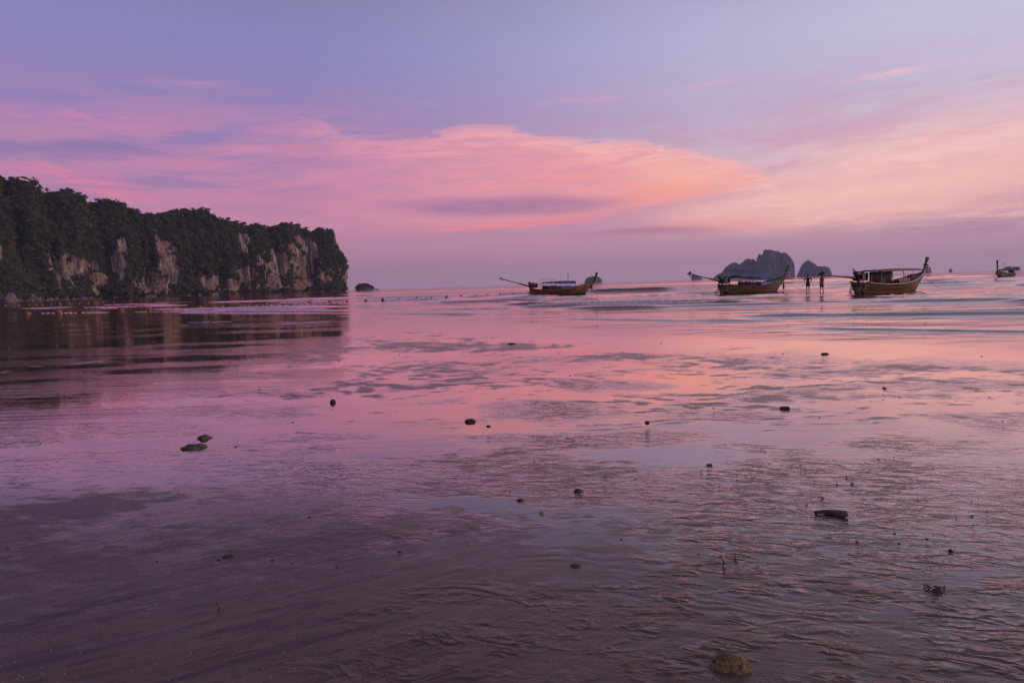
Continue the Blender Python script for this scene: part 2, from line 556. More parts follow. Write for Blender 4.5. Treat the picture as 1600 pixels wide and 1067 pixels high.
dep, na = attr(T, 'film'), attr(T, 'nearness')
mpd = aniso(T, P, -.10, 4.2, 10.0)
speck = T.noise(mpd.outputs[0], 1.0, 5, .68, dim='2D')
fa = T.ss(T.add(T.mul(dep, T.sub(1.0, T.mul(na, .55))), T.mul(T.sub(speck, .5), 5.2)), .55, -.75)
grain = T.noise(P, 420, 3, .7)
spot = T.noise(P, 60, 4, .65)
blot = T.noise(P, 1.3, 5, .6)
c = T.mix(T.ss(blot, .35, .65), (.076, .055, .044, 1), (.116, .085, .067, 1))
c = T.mix(T.mul(T.ss(grain, .50, .68), .75), c, (.17, .14, .12, 1))
c = T.mix(T.mul(T.ss(spot, .60, .74), .35), c, (.03, .026, .026, 1))
ril = attr(T, 'rill')
mpk = aniso(T, P, .50, 1.6, 13.0)
sk = T.noise(mpk.outputs[0], 1.0, 6, .68, .4, dim='2D')
c = T.mix(T.mul(T.mul(ril, T.ss(sk, .50, .64)), .75), c, (.034, .029, .028, 1))
c = T.mix(T.mul(T.mul(T.ss(sk, .52, .38), T.ss(T.noise(P, 210, 3, .7), .50, .66)), .6), c, (.26, .20, .16, 1))
T.l.new(c, B.inputs['Base Color'])
rg_dry = T.add(T.ss(blot, .3, .7, .30, .42), T.mul(na, -.16))
rough = T.add(T.mul(fa, T.add(.035, T.mul(na, .10))), T.mul(T.sub(1.0, fa), rg_dry))
T.l.new(rough, B.inputs['Roughness'])
B.inputs['IOR'].default_value = 1.40
B.inputs['Specular Tint'].default_value = (1.0, .86, .80, 1)
bm1 = T.n.new('ShaderNodeBump'); bm1.inputs['Distance'].default_value = .004
T.put(bm1.inputs['Strength'], T.add(T.mul(T.sub(1.0, fa), T.sub(.55, T.mul(na, .05))), T.mul(na, .06)))
T.l.new(T.add(T.mul(grain, .25), T.noise(P, 95, 4, .6)), bm1.inputs['Height'])
mpf = T.n.new('ShaderNodeMapping'); mpf.inputs['Scale'].default_value = (.32, 2.6, 1.0); T.l.new(P, mpf.inputs['Vector'])
bm2 = T.n.new('ShaderNodeBump'); bm2.inputs['Distance'].default_value = .012
T.put(bm2.inputs['Strength'], T.mul(T.mul(attr(T, 'ruffle'), fa), .60))
T.l.new(T.noise(mpf.outputs[0], 2.2, 5, .65), bm2.inputs['Height']); T.l.new(bm1.outputs[0], bm2.inputs['Normal'])
mpc = aniso(T, P, -.20, 5.0, 13.0)
cn = T.noise(mpc.outputs[0], 1.0, 3, .55, .35, dim='2D')
rid = T.mx(T.sub(1.0, T.m('ABSOLUTE', T.mul(T.sub(cn, .5), 5.0))), 0.0)
mpe = aniso(T, P, -.25, 3.4, 9.0)
en = T.noise(mpe.outputs[0], 1.0, 3, .5, .5, dim='2D')
mpg = T.n.new('ShaderNodeMapping'); mpg.inputs['Scale'].default_value = (3.0, 5.0, 1.0); mpg.inputs['Location'].default_value = (7.3, 2.1, 0); T.l.new(P, mpg.inputs['Vector'])
gate = T.ss(T.noise(mpg.outputs[0], 1.0, 3, .6, dim='2D'), .45, .62)
er = T.m('POWER', T.mx(T.sub(1.0, T.m('ABSOLUTE', T.mul(T.sub(en, .5), 5.0))), 0.0), 1.5)
far_h = T.add(T.mul(rid, .7), T.mul(cn, 1.5))
near_h = T.add(T.mul(T.mul(er, gate), 1.45), T.mul(cn, .6))
bm3 = T.n.new('ShaderNodeBump'); bm3.inputs['Distance'].default_value = .0085
T.put(bm3.inputs['Strength'], attr(T, 'chop'))
T.l.new(T.add(T.mul(near_h, na), T.mul(far_h, T.sub(1.0, na))), bm3.inputs['Height']); T.l.new(bm2.outputs[0], bm3.inputs['Normal'])
mpr = aniso(T, P, .52, 2.2, 34.0)
rn = T.noise(mpr.outputs[0], 1.0, 5, .65, .3, dim='2D')
bm4 = T.n.new('ShaderNodeBump'); bm4.inputs['Distance'].default_value = .006
T.put(bm4.inputs['Strength'], T.mul(ril, .9))
T.l.new(rn, bm4.inputs['Height']); T.l.new(bm3.outputs[0], bm4.inputs['Normal'])
T.l.new(bm4.outputs[0], B.inputs['Normal'])
wet_gloss(T, B, bm4.outputs[0], T.mul(T.add(.28, T.mul(fa, 1.17)), T.sub(1.0, T.mul(na, .86))), T.add(T.add(.03, T.mul(na, .09)), T.mul(T.sub(1.0, fa), .22)), 1.5, (1.0, .80, .74, 1))

beach = mesh_np('beach', np.stack([X, Yg, Z], -1).reshape(-1, 3), grid_faces(*X.shape), ms,
                attrs={'film': film.ravel(), 'nearness': sst(5.4, 2.0, np.hypot(X, Yg)).ravel(), 'ruffle': ruffle.ravel(), 'chop': chop.ravel(), 'rill': rl.ravel()})
tag(beach, 'wet rippled sand flat mirroring the sunset sky', kind='structure')
# the rest of the ground: one coarse sheet under everything
gx = np.array([-7000, -1500, -300, -60, -6, 6, 60, 300, 1500, 7000.]); gy = np.array([-300, -60, -5, .6, 1.3, 60, 400, 2000, 6800.])
GX, GY = np.meshgrid(gx, gy)
GZ = np.where(GY > 1.0, -.75, .02)
flr = mesh_np('ground', np.stack([GX, GY, GZ], -1).reshape(-1, 3), grid_faces(*GX.shape), ms, smooth=False,
              attrs={'film': np.full(GX.size, -.3), 'nearness': np.zeros(GX.size), 'ruffle': np.full(GX.size, .3), 'chop': np.full(GX.size, .3), 'rill': np.full(GX.size, .3)})
tag(flr, 'sandy ground reaching under the sea and behind the viewer', kind='structure')

# ------------------------------------------------------------------ sea
Ys, Ts = fan(2.5, 700, .55, .86, 470, 2.6, 40)
Ys = np.concatenate([np.arange(4, 22, .08), np.arange(22, 62, .12), np.arange(62, 135, .28), np.arange(135, 330, 1.6), np.geomspace(332, 690, 40), np.array([800, 1000, 1400, 2000, 3000, 4500, 6500.])])
X = Ys[:, None] * Ts[None, :]; Yg = np.repeat(Ys[:, None], len(Ts), 1)
S = shore_s(X, Yg)
side = .50 + .50 * sst(-.35, .12, X / Yg)
calm = side * sst(900, 250, Yg)
shx = 0
for k_ in np.linspace(-14, 14, 9): shx = shx + shore(X + k_) / 9
Wc = (Yg - 30) - (shx - 30) * np.exp(-np.maximum(Yg - shx, 0) / 26) + .06 * X
q = X * .85 - Yg * .15
wq = 1.2 * fbm(q / 22, Wc / 14, 101, 2)


def crest(ph, sharp=2.4):
    return (np.exp(sharp * np.cos(2 * np.pi * ph)) - 1) / (math.exp(sharp) - 1)


zw = np.zeros_like(X)
for lam, A, ql, sl, sd_, r0, r1, shp in ((1.9, .062, 5, 1.6, 111, 60, 34, 14), (3.1, .10, 8, 2.6, 113, 62, 38, 24), (5.2, .14, 9, 4.5, 115, 88, 58, 34),
                                        (9.5, .20, 12, 9, 117, 150, 105, 26), (19, .30, 20, 20, 119, 340, 240, 9)):
    mod = sst(.03, .40, fbm(q / (ql * 1.2), Wc / sl, sd_, 3))
    ph = Wc / lam + .35 * fbm(q / (ql * 2.2), Wc / (sl * 2), sd_ + 1, 2) + wq * .25
    ph = ph + .05 * np.sin(2 * np.pi * ph)
    grow = sst(.2, lam * .9 + .3, S)
    zw += A * mod * crest(ph, shp) * sst(r0, r1, Yg) * grow
zw += .010 * fbm(q / 2.2, Wc / .5, 131, 3) * sst(60, 25, Yg) * sst(0, 3, S)
zs = zw * calm + .004
zs = np.where(S < 0, zs + S * .012, zs)
sea_mat = bpy.data.materials.new('sea_water'); sea_mat.use_nodes = True
T = NT(sea_mat.node_tree); B = T.n['Principled BSDF']
geo = T.n.new('ShaderNodeNewGeometry'); P = geo.outputs['Position']
mp = T.n.new('ShaderNodeMapping'); mp.inputs['Scale'].default_value = (.35, 1.0, 1.0); T.l.new(P, mp.inputs['Vector'])
T.l.new(T.mix(T.noise(mp.outputs[0], .15, 3), (.030, .024, .025, 1), (.046, .036, .035, 1)), B.inputs['Base Color'])
B.inputs['IOR'].default_value = 1.36; B.inputs['Specular Tint'].default_value = (1.0, .82, .78, 1)
ca_ = attr(T, 'calm')
T.put(B.inputs['Roughness'], T.ss(ca_, .5, 1.0, .07, .09))
b1 = T.n.new('ShaderNodeBump'); b1.inputs['Strength'].default_value = .22; b1.inputs['Distance'].default_value = .05
T.l.new(T.noise(mp.outputs[0], 1.6, 4, .55), b1.inputs['Height'])
b2_ = T.n.new('ShaderNodeBump'); b2_.inputs['Strength'].default_value = .35; b2_.inputs['Distance'].default_value = .5
T.l.new(T.noise(mp.outputs[0], .10, 4, .6), b2_.inputs['Height']); T.l.new(b1.outputs[0], b2_.inputs['Normal'])
T.l.new(b2_.outputs[0], B.inputs['Normal'])
wet_gloss(T, B, b2_.outputs[0], 1.0, .05, 1.35, (1.0, .80, .75, 1))
F = grid_faces(*X.shape)
keep = (S.ravel()[F].max(1) > -1.0)
F = F[keep]
used = np.unique(F); remap = np.full(X.size, -1); remap[used] = np.arange(len(used))
sea = mesh_np('sea', np.stack([X, Yg, zs], -1).reshape(-1, 3)[used], remap[F], sea_mat, attrs={'calm': side.ravel()[used]})
def sea_z(x, y):
    i = int(np.argmin(np.abs(Ys - y))); j = int(np.argmin(np.abs(Ts - x / y)))
    return float(zs[max(0, i - 2):i + 3, j].max())


tag(sea, 'shallow sea with low waves running along the shore', kind='structure')


# ------------------------------------------------------------------ headland with limestone cliffs
def ray_xy(a, r): return np.array([math.sin(math.radians(a)) * r, math.cos(math.radians(a)) * r])


SKY_C = np.array([(-60, 9.0), (-48, 9.2), (-40, 8.6), (-36.08, 8.27), (-35.40, 8.19), (-34.71, 7.99), (-34.02, 7.65), (-33.49, 7.46), (-33.12, 7.52), (-32.57, 7.47), (-32.01, 7.32), (-31.45, 7.17), (-31.07, 7.14), (-30.50, 6.90), (-30.10, 7.00), (-29.59, 6.97), (-29.13, 6.68), (-28.55, 6.33), (-28.16, 6.07), (-27.75, 6.03), (-27.32, 6.27), (-26.92, 5.96), (-26.27, 6.11), (-25.62, 6.35), (-24.97, 6.41), (-24.32, 6.33), (-23.87, 6.39), (-23.44, 6.16), (-23.01, 5.88), (-22.67, 5.64), (-22.44, 5.74), (-22.12, 5.74), (-21.54, 5.46), (-21.22, 5.56), (-20.76, 5.51), (-20.45, 5.12), (-20.08, 5.17), (-19.50, 5.37), (-18.89, 5.32), (-18.34, 4.95), (-18.04, 5.17), (-17.70, 5.32), (-17.11, 5.47), (-16.49, 5.27), (-15.87, 4.90), (-15.53, 4.91), (-15.13, 4.91), (-14.66, 4.40), (-14.09, 3.94), (-13.59, 3.78), (-13.32, 3.16), (-13.0, 2.4), (-12, 2.0)])
ROCKS = [(-32.79, 2.22, 0.90, 0.95), (-32.18, 2.17, 0.76, 0.78), (-30.99, 1.24, 0.49, 0.57), (-29.24, 3.58, 0.30, 0.64), (-29.51, 2.59, 0.30, 1.03), (-27.58, 0.93, 1.05, 0.82), (-26.49, 2.80, 0.64, 1.29), (-26.05, 2.32, 0.39, 1.30), (-36.40, 3.27, 0.05, 0.53), (-20.93, 4.09, 0.42, 0.73), (-21.06, 1.51, 0.53, 0.62), (-22.03, 0.62, 0.39, 0.54), (-23.43, 0.90, 0.56, 0.53), (-18.66, 2.21, 1.03, 0.87), (-19.01, 1.08, 0.60, 0.75), (-16.72, 2.22, 0.90, 2.19), (-15.20, 1.12, 0.57, 0.38), (-13.39, 1.17, 0.23, 0.80), (-30.91, 0.90, 0.20, 0.68)]
GULLY = [(-18.30, .22, 17), (-15.80, .20, 16), (-20.50, .18, 11), (-22.75, .18, 10), (-27.35, .22, 13), (-28.1, .16, 7), (-24.6, .2, 5),
         (-30.3, .3, 8), (-33.3, .25, 7), (-35.2, .3, 10)]
P0, P1 = ray_xy(-36.7, 700), ray_xy(-14.0, 905)
dl = (P1 - P0) / np.linalg.norm(P1 - P0); nl = np.array([dl[1], -dl[0]])
RAD = 34.0
Lf = np.linalg.norm(P1 - P0) + 190
qs = np.concatenate([np.arange(0, Lf, 1.35), Lf + np.arange(0, RAD * math.radians(165), 1.35)])


def path(qv):
    q1 = np.minimum(qv, Lf) - 190
    th = np.maximum(qv - Lf, 0) / RAD
    p = P0[None] + dl[None] * q1[:, None]
    c0 = P1 - nl * RAD
    arc = c0[None] + RAD * (nl[None] * np.cos(th)[:, None] + dl[None] * np.sin(th)[:, None])
    p = np.where((qv > Lf)[:, None], arc, p)
    n_ = nl[None] * np.cos(th)[:, None] + dl[None] * np.sin(th)[:, None]
    return p, n_


pp, nn = path(qs)
ridge = pp - nn * 16
razi = np.degrees(np.arctan2(ridge[:, 0], ridge[:, 1])); rr = np.linalg.norm(ridge, axis=1)
H = np.tan(np.radians(np.interp(razi, SKY_C[:, 0], SKY_C[:, 1]))) * rr + EYE - 3.0
for a, d in ((-18.2, 5), (-15.8, 5), (-20.45, 5), (-22.7, 4), (-27.6, 4), (-28.1, 3), (-33.4, 3), (-30.4, 3), (-25.9, 2), (-21.6, 3)): H -= 1.9 * d * np.exp(-((razi - a) / .20) ** 2)
H += 2.2 * np.abs(fbm(qs / 9, 0 * qs, 261, 2))
H = np.maximum(H, 12)
paz = np.degrees(np.arctan2(pp[:, 0], pp[:, 1]))
NV, NB = 120, 26
vv = np.linspace(0, 1, NV)
# z along the face, and how far the profile leans back
zz = H[:, None] * (vv ** .92)[None, :] - 1.5 * (1 - vv)[None, :]
lean = 16 * sst(.45, 1.0, vv)[None, :] ** 1.6 - 2.0 * np.sin(vv * math.pi * 1.2)[None, :] * (vv < .83)
qn = np.repeat(qs[:, None], NV, 1)
but = 15 * fbm(qn / 32, zz / 130, 201, 2) + 8.0 * fbm(qn / 12, zz / 60, 205, 3)
gd = np.zeros_like(paz)
for a, w, d in GULLY: gd += 1.25 * d * np.exp(-((paz - a) / w) ** 2)
but -= gd[:, None] * sst(.02, .25, vv)[None, :]
XX = pp[:, 0][:, None] - nn[:, 0][:, None] * 0; YY = pp[:, 1][:, None] + 0 * zz; XX = XX + 0 * zz
flute = 2.3 * fbm(qn / 3.2, zz / 19, 211, 3, .6) + .9 * fbm3(XX / 4.5, YY / 4.5, zz / 4.5, 215, 2)
cave = -4.5 * sst(.25, .6, fbm(qn / 13, zz / 9, 221, 2)) * (sst(.38, .1, vv))[None, :]
talus = 26 * sst(-30.6, -34.0, paz)[:, None] * sst(44, 0, zz) ** 1.3 + 5 * sst(14, 0, zz) * sst(-.1, .5, fbm(qn / 22, 0 * zz, 231, 2))
endf = sst(Lf + RAD * 2.6, Lf + RAD * 1.6, qs)[:, None]
off = (but + flute + cave) * (.35 + .65 * endf) + talus - lean - 3.0 * sst(4.5, 1.5, zz)
Vx = pp[:, 0][:, None] + nn[:, 0][:, None] * off; Vy = pp[:, 1][:, None] + nn[:, 1][:, None] * off
# the back half: rolls over the ridge and down behind
bb = np.linspace(0, 1, NB + 1)[1:]
boff = off[:, -1:] - (95 * bb[None, :] * sst(Lf + 40, Lf - 60, qs)[:, None] + 12 * bb[None, :])
bz = zz[:, -1:] + 4 * np.sin(bb * math.pi)[None, :] * .6 - (H[:, None] + 3) * sst(.3, 1.0, bb)[None, :]
Vx = np.hstack([Vx, pp[:, 0][:, None] + nn[:, 0][:, None] * boff]); Vy = np.hstack([Vy, pp[:, 1][:, None] + nn[:, 1][:, None] * boff])
Vz = np.hstack([zz, bz])
CV = np.stack([Vx, Vy, Vz], -1)
vaz = np.degrees(np.arctan2(Vx, Vy)); vel = np.degrees(np.arctan2(Vz - EYE, np.hypot(Vx, Vy)))
rock = np.zeros_like(Vx)
nz1 = fbm(np.repeat(qs[:, None], NV + NB, 1) / 7, Vz / 9, 241, 3); nz2 = fbm(np.repeat(qs[:, None], NV + NB, 1) / 2.4, Vz / 6, 245, 2)
for a, e, ra, re in ROCKS:
    d = np.sqrt(((vaz - a) / (ra * 1.1)) ** 2 + ((vel - e) / (re * 1.1)) ** 2) + .75 * nz1 + .5 * nz2
    rock = np.maximum(rock, sst(1.12, .78, d))
rock = np.maximum(rock, .9 * sst(.38, .6, nz1 + .3 * nz2) * sst(58, 20, Vz))
rust = np.clip(sst(-.1, .5, fbm(np.repeat(qs[:, None], NV + NB, 1) / 9, Vz / 22, 251, 3)), 0, 1)

cm = bpy.data.materials.new('limestone'); cm.use_nodes = True
T = NT(cm.node_tree); B = T.n['Principled BSDF']
geo = T.n.new('ShaderNodeNewGeometry'); P = geo.outputs['Position']
mp = T.n.new('ShaderNodeMapping'); mp.inputs['Scale'].default_value = (1, 1, .16); T.l.new(P, mp.inputs['Vector'])
ra_, ru_ = attr(T, 'rock'), attr(T, 'rust')
streak = T.noise(mp.outputs[0], .42, 6, .65)
patchy = T.noise(P, .11, 5, .6)
c = T.mix(T.ss(streak, .36, .62), (.15, .115, .105, 1), (.58, .45, .385, 1))
c = T.mix(T.mul(ru_, T.ss(patchy, .38, .62)), c, (.40, .19, .10, 1))
c = T.mix(T.mul(T.ss(T.noise(mp.outputs[0], .9, 4, .7), .54, .68), .75), c, (.06, .055, .055, 1))
crk = T.m('ABSOLUTE', T.sub(T.noise(mp.outputs[0], .30, 5, .7, .6), .5))
c = T.mix(T.mul(T.ss(crk, .032, .008), .85), c, (.03, .027, .027, 1))
c = T.mix(T.ss(ra_, .40, .60), T.mix(T.noise(P, .25, 4), (.030, .032, .020, 1), (.060, .054, .038, 1)), c)
T.l.new(c, B.inputs['Base Color']); B.inputs['Roughness'].default_value = .9
bn = T.n.new('ShaderNodeBump'); bn.inputs['Strength'].default_value = .8; bn.inputs['Distance'].default_value = 3.0
T.l.new(T.add(streak, T.mul(T.noise(P, .9, 5, .65), .6)), bn.inputs['Height']); T.l.new(bn.outputs[0], B.inputs['Normal'])
cliff = mesh_np('headland', CV.reshape(-1, 3), grid_faces(*Vx.shape), cm, attrs={'rock': rock.ravel(), 'rust': rust.ravel()})
tag(cliff, 'forested limestone headland with bare cliff faces beyond the bay', kind='structure')


def foliage(name, P_, N_, rad, tint, per, lab, size=(.55, 1.45), squash=.8):
    """leaf clumps: 'per' leaf faces spread over and through each crown"""
    n = len(P_); k = n * per
    d = RNG.normal(size=(k, 3)); d /= np.linalg.norm(d, axis=1)[:, None]
    Nn = np.repeat(N_, per, 0); R_ = np.repeat(rad, per)
    fl = (d * Nn).sum(1) < -.25
    d[fl] -= 2 * (d[fl] * Nn[fl]).sum(1)[:, None] * Nn[fl]
    rr_ = R_ * (RNG.random(k) ** .4) * (.82 + .36 * RNG.random(k))
    c_ = np.repeat(P_, per, 0) + d * rr_[:, None] * np.array([1, 1, squash])
    nrm = d + RNG.normal(size=(k, 3)) * .55; nrm /= np.linalg.norm(nrm, axis=1)[:, None]
    a_ = np.cross(nrm, RNG.normal(size=(k, 3))); a_ /= np.linalg.norm(a_, axis=1)[:, None] + 1e-9
    b_ = np.cross(nrm, a_)
    s_ = (size[0] + (size[1] - size[0]) * RNG.random(k)) * (.6 + .4 * R_ / R_.mean()) * .5
    quad = []
    for sa, sb in ((-1, -.5), (.35, -1), (1, .45), (-.3, 1)):
        quad.append(c_ + a_ * (sa * s_)[:, None] + b_ * (sb * s_)[:, None])
    V = np.stack(quad, 1).reshape(-1, 3); F_ = np.arange(k * 4).reshape(-1, 4)
    tv = np.repeat(tint, per) + RNG.normal(size=k) * .12
    o = mesh_np(name, V, F_, leaf_mat, smooth=False, attrs={'tint': np.repeat(np.clip(tv, 0, 1), 4)})
    return tag(o, lab, kind='stuff')


leaf_mat = bpy.data.materials.new('foliage'); leaf_mat.use_nodes = True
T = NT(leaf_mat.node_tree); B = T.n['Principled BSDF']
T.l.new(T.ramp(attr(T, 'tint'), [(0, (.026, .042, .017, 1)), (.35, (.044, .070, .024, 1)), (.65, (.078, .100, .034, 1)), (.85, (.095, .080, .048, 1)), (1, (.12, .088, .066, 1))]), B.inputs['Base Color'])
B.inputs['Roughness'].default_value = .75

# crowns over every slope that is not bare rock
i_ = RNG.integers(0, Vx.shape[0] - 2, 40000); j_ = RNG.integers(1, NV + 6, 40000)
ok = (RNG.random(40000) > rock[i_, j_] * 1.25) & (vaz[i_, j_] > -43) & (Vz[i_, j_] > 2.2)
i_, j_ = i_[ok], j_[ok]
e1 = CV[np.minimum(i_ + 1, Vx.shape[0] - 1), j_] - CV[i_ - 1, j_]; e2 = CV[i_, j_ + 1] - CV[i_, j_ - 1]
Nrm = np.cross(e1, e2); Nrm /= np.linalg.norm(Nrm, axis=1)[:, None] + 1e-9
outw = np.stack([nn[i_, 0], nn[i_, 1], np.full(len(i_), .25)], -1)
Nrm[(Nrm * outw).sum(1) < 0] *= -1
take = 4200
i_, j_, Nrm = i_[:take], j_[:take], Nrm[:take]
base_p = CV[i_, j_]
steep = sst(.3, .75, j_ / NV)
rad = (.9 + 2.6 * RNG.random(take) ** 2.2) + 1.1 * steep * RNG.random(take) + 1.6 * sst(26, 6, base_p[:, 2]) * RNG.random(take) * sst(-29, -33, vaz[i_, j_])
tint = .40 + .34 * fbm(qs[i_] / 14, base_p[:, 2] / 14, 301, 2) + .2 * RNG.normal(size=take)
tint += .22 * sst(-29, -33, vaz[i_, j_]) * sst(30, 5, base_p[:, 2])
foliage('forest', base_p + Nrm * .35 * rad[:, None], Nrm, rad, np.clip(tint, 0, 1), 44, 'dark green forest covering the headland cliffs')
# tree tops along the skyline
top_i = np.arange(0, len(qs), 2)
tp = CV[top_i, NV - 1 + (RNG.integers(-3, 5, len(top_i)))]
ok = np.degrees(np.arctan2(tp[:, 0], tp[:, 1])) > -43
tp = tp[ok]
foliage('ridge_trees', tp + np.array([0, 0, 1.0]), np.tile(np.array([0, 0, 1.0]), (len(tp), 1)), 1.3 + 2.6 * RNG.random(len(tp)) ** 2,
        .25 + .3 * RNG.random(len(tp)), 60, 'dark tree crowns along the headland skyline')


# ------------------------------------------------------------------ shore rocks
def stone_mesh(mb, c, s, seed, n=12, rough=.28, R=None):
    """an irregular stone as a displaced ball; c = centre of base"""
    vs = []; fs = []; m_ = n
    R = R or Matrix.Rotation(seed * 1.7, 3, 'Z')
    k = n * 2
    th = np.linspace(0, math.pi, m_ + 1); ph = np.linspace(0, 2 * math.pi, k, endpoint=False)
    TH, PH = np.meshgrid(th, ph, indexing='ij')
    x = np.sin(TH) * np.cos(PH); y = np.sin(TH) * np.sin(PH); z = np.cos(TH)
    d = 1 + rough * fbm3(x * 1.3 + seed, y * 1.3, z * 1.3, seed, 3, .6) + .09 * fbm3(x * 5, y * 5 + seed, z * 5, seed + 9, 3, .65)
    x, y, z = x * d * s[0] / 2, y * d * s[1] / 2, z * d * s[2]
    pts = [R @ Vector((a, b, cc)) + Vector(c) for a, b, cc in zip(x.ravel(), y.ravel(), z.ravel())]
    for i in range(m_):
        for j in range(k):
            j2 = (j + 1) % k
            fs.append((i * k + j, (i + 1) * k + j, (i + 1) * k + j2, i * k + j2))
    mb.add(pts, fs)
    return mb


rock_mat = mat('shore_rock', (.16, .135, .125), .85, .45, .5, .6)
mb = MB()
for k in range(34):
    a = -36.8 + .18 * k + random.uniform(-.06, .06); r = 640 + 2.2 * k + random.uniform(-6, 6)
    p = ray_xy(a, r); w = random.uniform(2.0, 5.5)
    stone_mesh(mb, (p[0], p[1], -.3), (w, w * .8, w * random.uniform(.35, .6)), 500 + k, 6, .35)
tag(mb.build('shore_rocks', rock_mat), 'row of small rocks along the foot of the forested headland', kind='stuff')
p = ray_xy(-36.1, 636)
tag(stone_mesh(MB(), (p[0], p[1], -.5), (11, 9, 7.5), 611, 12, .3).build('boulder', rock_mat, smooth=True),
    'large grey boulder at the foot of the forested headland, far left', 'boulder')


# ------------------------------------------------------------------ islands
isl_mat = mat('island_rock', (.060, .062, .068), .95, .75, .012, .0, stretch=(1, 1, .4))


def island(name, sky, dist, label, depth=.7, seed=0, m_=None):
    sky = np.array(sky); a0, a1 = sky[0, 0], sky[-1, 0]
    n = 150; aa = np.linspace(a0, a1, n)
    e = np.interp(aa, sky[:, 0], np.maximum(sky[:, 1], 0.0))
    width = math.radians(a1 - a0) * dist; dep = width * depth
    H_ = np.tan(np.radians(e)) * dist + EYE
    uu = np.linspace(0, 1, n)
    H_ = H_ * (1 + .08 * fbm(uu * 30, 0 * uu, seed + 40, 4, .7) * np.sqrt(np.clip(4 * uu * (1 - uu), 0, 1)))
    nj = 40; jj = np.linspace(-1, 1, nj)
    ctr = ray_xy((a0 + a1) / 2, dist); rt = np.array([math.cos(math.radians((a0 + a1) / 2)), -math.sin(math.radians((a0 + a1) / 2))])
    fw = ctr / np.linalg.norm(ctr)
    u = np.linspace(-width / 2, width / 2, n)
    env = np.sqrt(np.clip(1 - (np.linspace(-1, 1, n)) ** 2, .02, 1))
    UU = np.repeat(u[:, None], nj, 1); JJ = np.repeat(jj[None, :], n, 0)
    prof = (1 - np.abs(JJ) ** 3.2)
    prof *= 1 - .30 * (JJ != 0) * sst(0, .3, np.abs(JJ)) * (1 + fbm(UU / (width * .09), JJ * 3.2, seed, 3)) * .5
    prof[:, nj // 2] = 1.0
    ZZ = H_[:, None] * prof - 1.0
    DD = JJ * dep / 2 * env[:, None] + width * .06 * fbm(UU / (width * .05), ZZ / (width * .14), seed + 5, 4, .6)
    V = ctr[None, None, :] + rt[None, None, :] * UU[..., None] + fw[None, None, :] * DD[..., None]
    V = np.concatenate([V, ZZ[..., None]], -1).reshape(-1, 3)
    o = mesh_np(name, V, grid_faces(n, nj), m_ or isl_mat)
    return tag(o, label, kind='structure')


MAIN = [(16.49, 0.13), (16.85, 0.38), (17.17, 0.53), (17.33, 0.78), (17.45, 0.94), (17.69, 1.09), (17.92, 1.27), (18.12, 1.28), (18.35, 1.23), (18.47, 1.11), (18.74, 1.26), (18.90, 1.42), (19.25, 1.54), (19.60, 1.47), (19.74, 1.33), (19.83, 1.66), (19.98, 1.86), (20.21, 1.85), (20.33, 2.13), (20.59, 2.19), (21.12, 2.13), (21.50, 1.95), (21.84, 1.90), (22.02, 1.77), (22.28, 1.48), (22.47, 1.19), (22.55, 0.91), (22.60, 0.0)]
SECOND = [(22.66, 0.0), (22.88, 0.50), (22.99, 0.81), (23.25, 1.12), (23.50, 1.25), (23.79, 1.10), (24.08, 0.85), (24.23, 0.74), (24.45, 0.72), (24.73, 0.73), (24.99, 0.58), (25.13, 0.26), (25.16, 0.0)]
island('island', MAIN, 3500, 'tall stepped blue-grey island behind the middle longtail boats', .6, 1)
island('island', SECOND, 3800, 'lower rounded blue-grey island right of the tall island', .7, 2)
island('island', [(14.78, 0.01), (14.81, 0.32), (14.96, 0.51), (15.21, 0.39), (15.49, 0.22), (15.74, 0.0)], 3800, 'small wedge-shaped island left of the tall stepped island', .8, 3)
island('island', [(6.15, 0.02), (6.22, 0.21), (6.35, 0.42), (6.59, 0.52), (6.94, 0.56), (7.30, 0.51), (7.50, 0.38), (7.62, 0.23), (7.65, 0.0)], 3300, 'dome-shaped blue island behind the prow of the blue-roofed left boat', .8, 4)
island('island', [(32.65, 0), (32.66, 0.21), (32.73, 0.25), (32.83, 0.19), (32.85, 0)], 4600, 'tiny rock stack alone on the horizon at right', 1.0, 5)
island('island', [(35.76, 0.03), (35.83, 0.22), (35.95, 0.27), (36.11, 0.30), (36.20, 0.22), (36.35, 0.25), (36.50, 0.25), (36.62, 0.24), (36.67, 0.13), (36.69, 0)], 4600, 'flat pale island behind the boat at the far right', .8, 6)
island('island', [(31.14, 0), (31.17, 0.45), (31.28, 0.53), (31.40, 0.47), (31.54, 0.40), (31.61, 0)], 4400, 'narrow pale island behind the prow of the brown-roofed boat', .9, 7)
# the bushy islet off the end of the headland
ISL = [(-12.73, 0), (-12.67, 0.30), (-12.48, 0.48), (-12.07, 0.54), (-11.67, 0.44), (-11.36, 0.30), (-11.26, 0)]
isl = island('islet', ISL, 1000, 'small bushy rock islet off the tip of the headland', .9, 8, rock_mat)
vs = np.array([v.co[:] for v in isl.data.vertices]); vs = vs[vs[:, 2] > 2.0]
pk = vs[RNG.integers(0, len(vs), 240)]
foliage('islet_scrub', pk, np.tile(np.array([0, -.4, .9]), (240, 1)), 1.0 + RNG.random(240), .3 + .3 * RNG.random(240), 14, 'dark scrub covering the small islet')
island('islet', [(-11.22, 0.0), (-11.12, 0.12), (-10.97, 0.05), (-10.78, 0.0)], 1010, 'tiny low rock beside the small bushy islet', .6, 9, rock_mat)

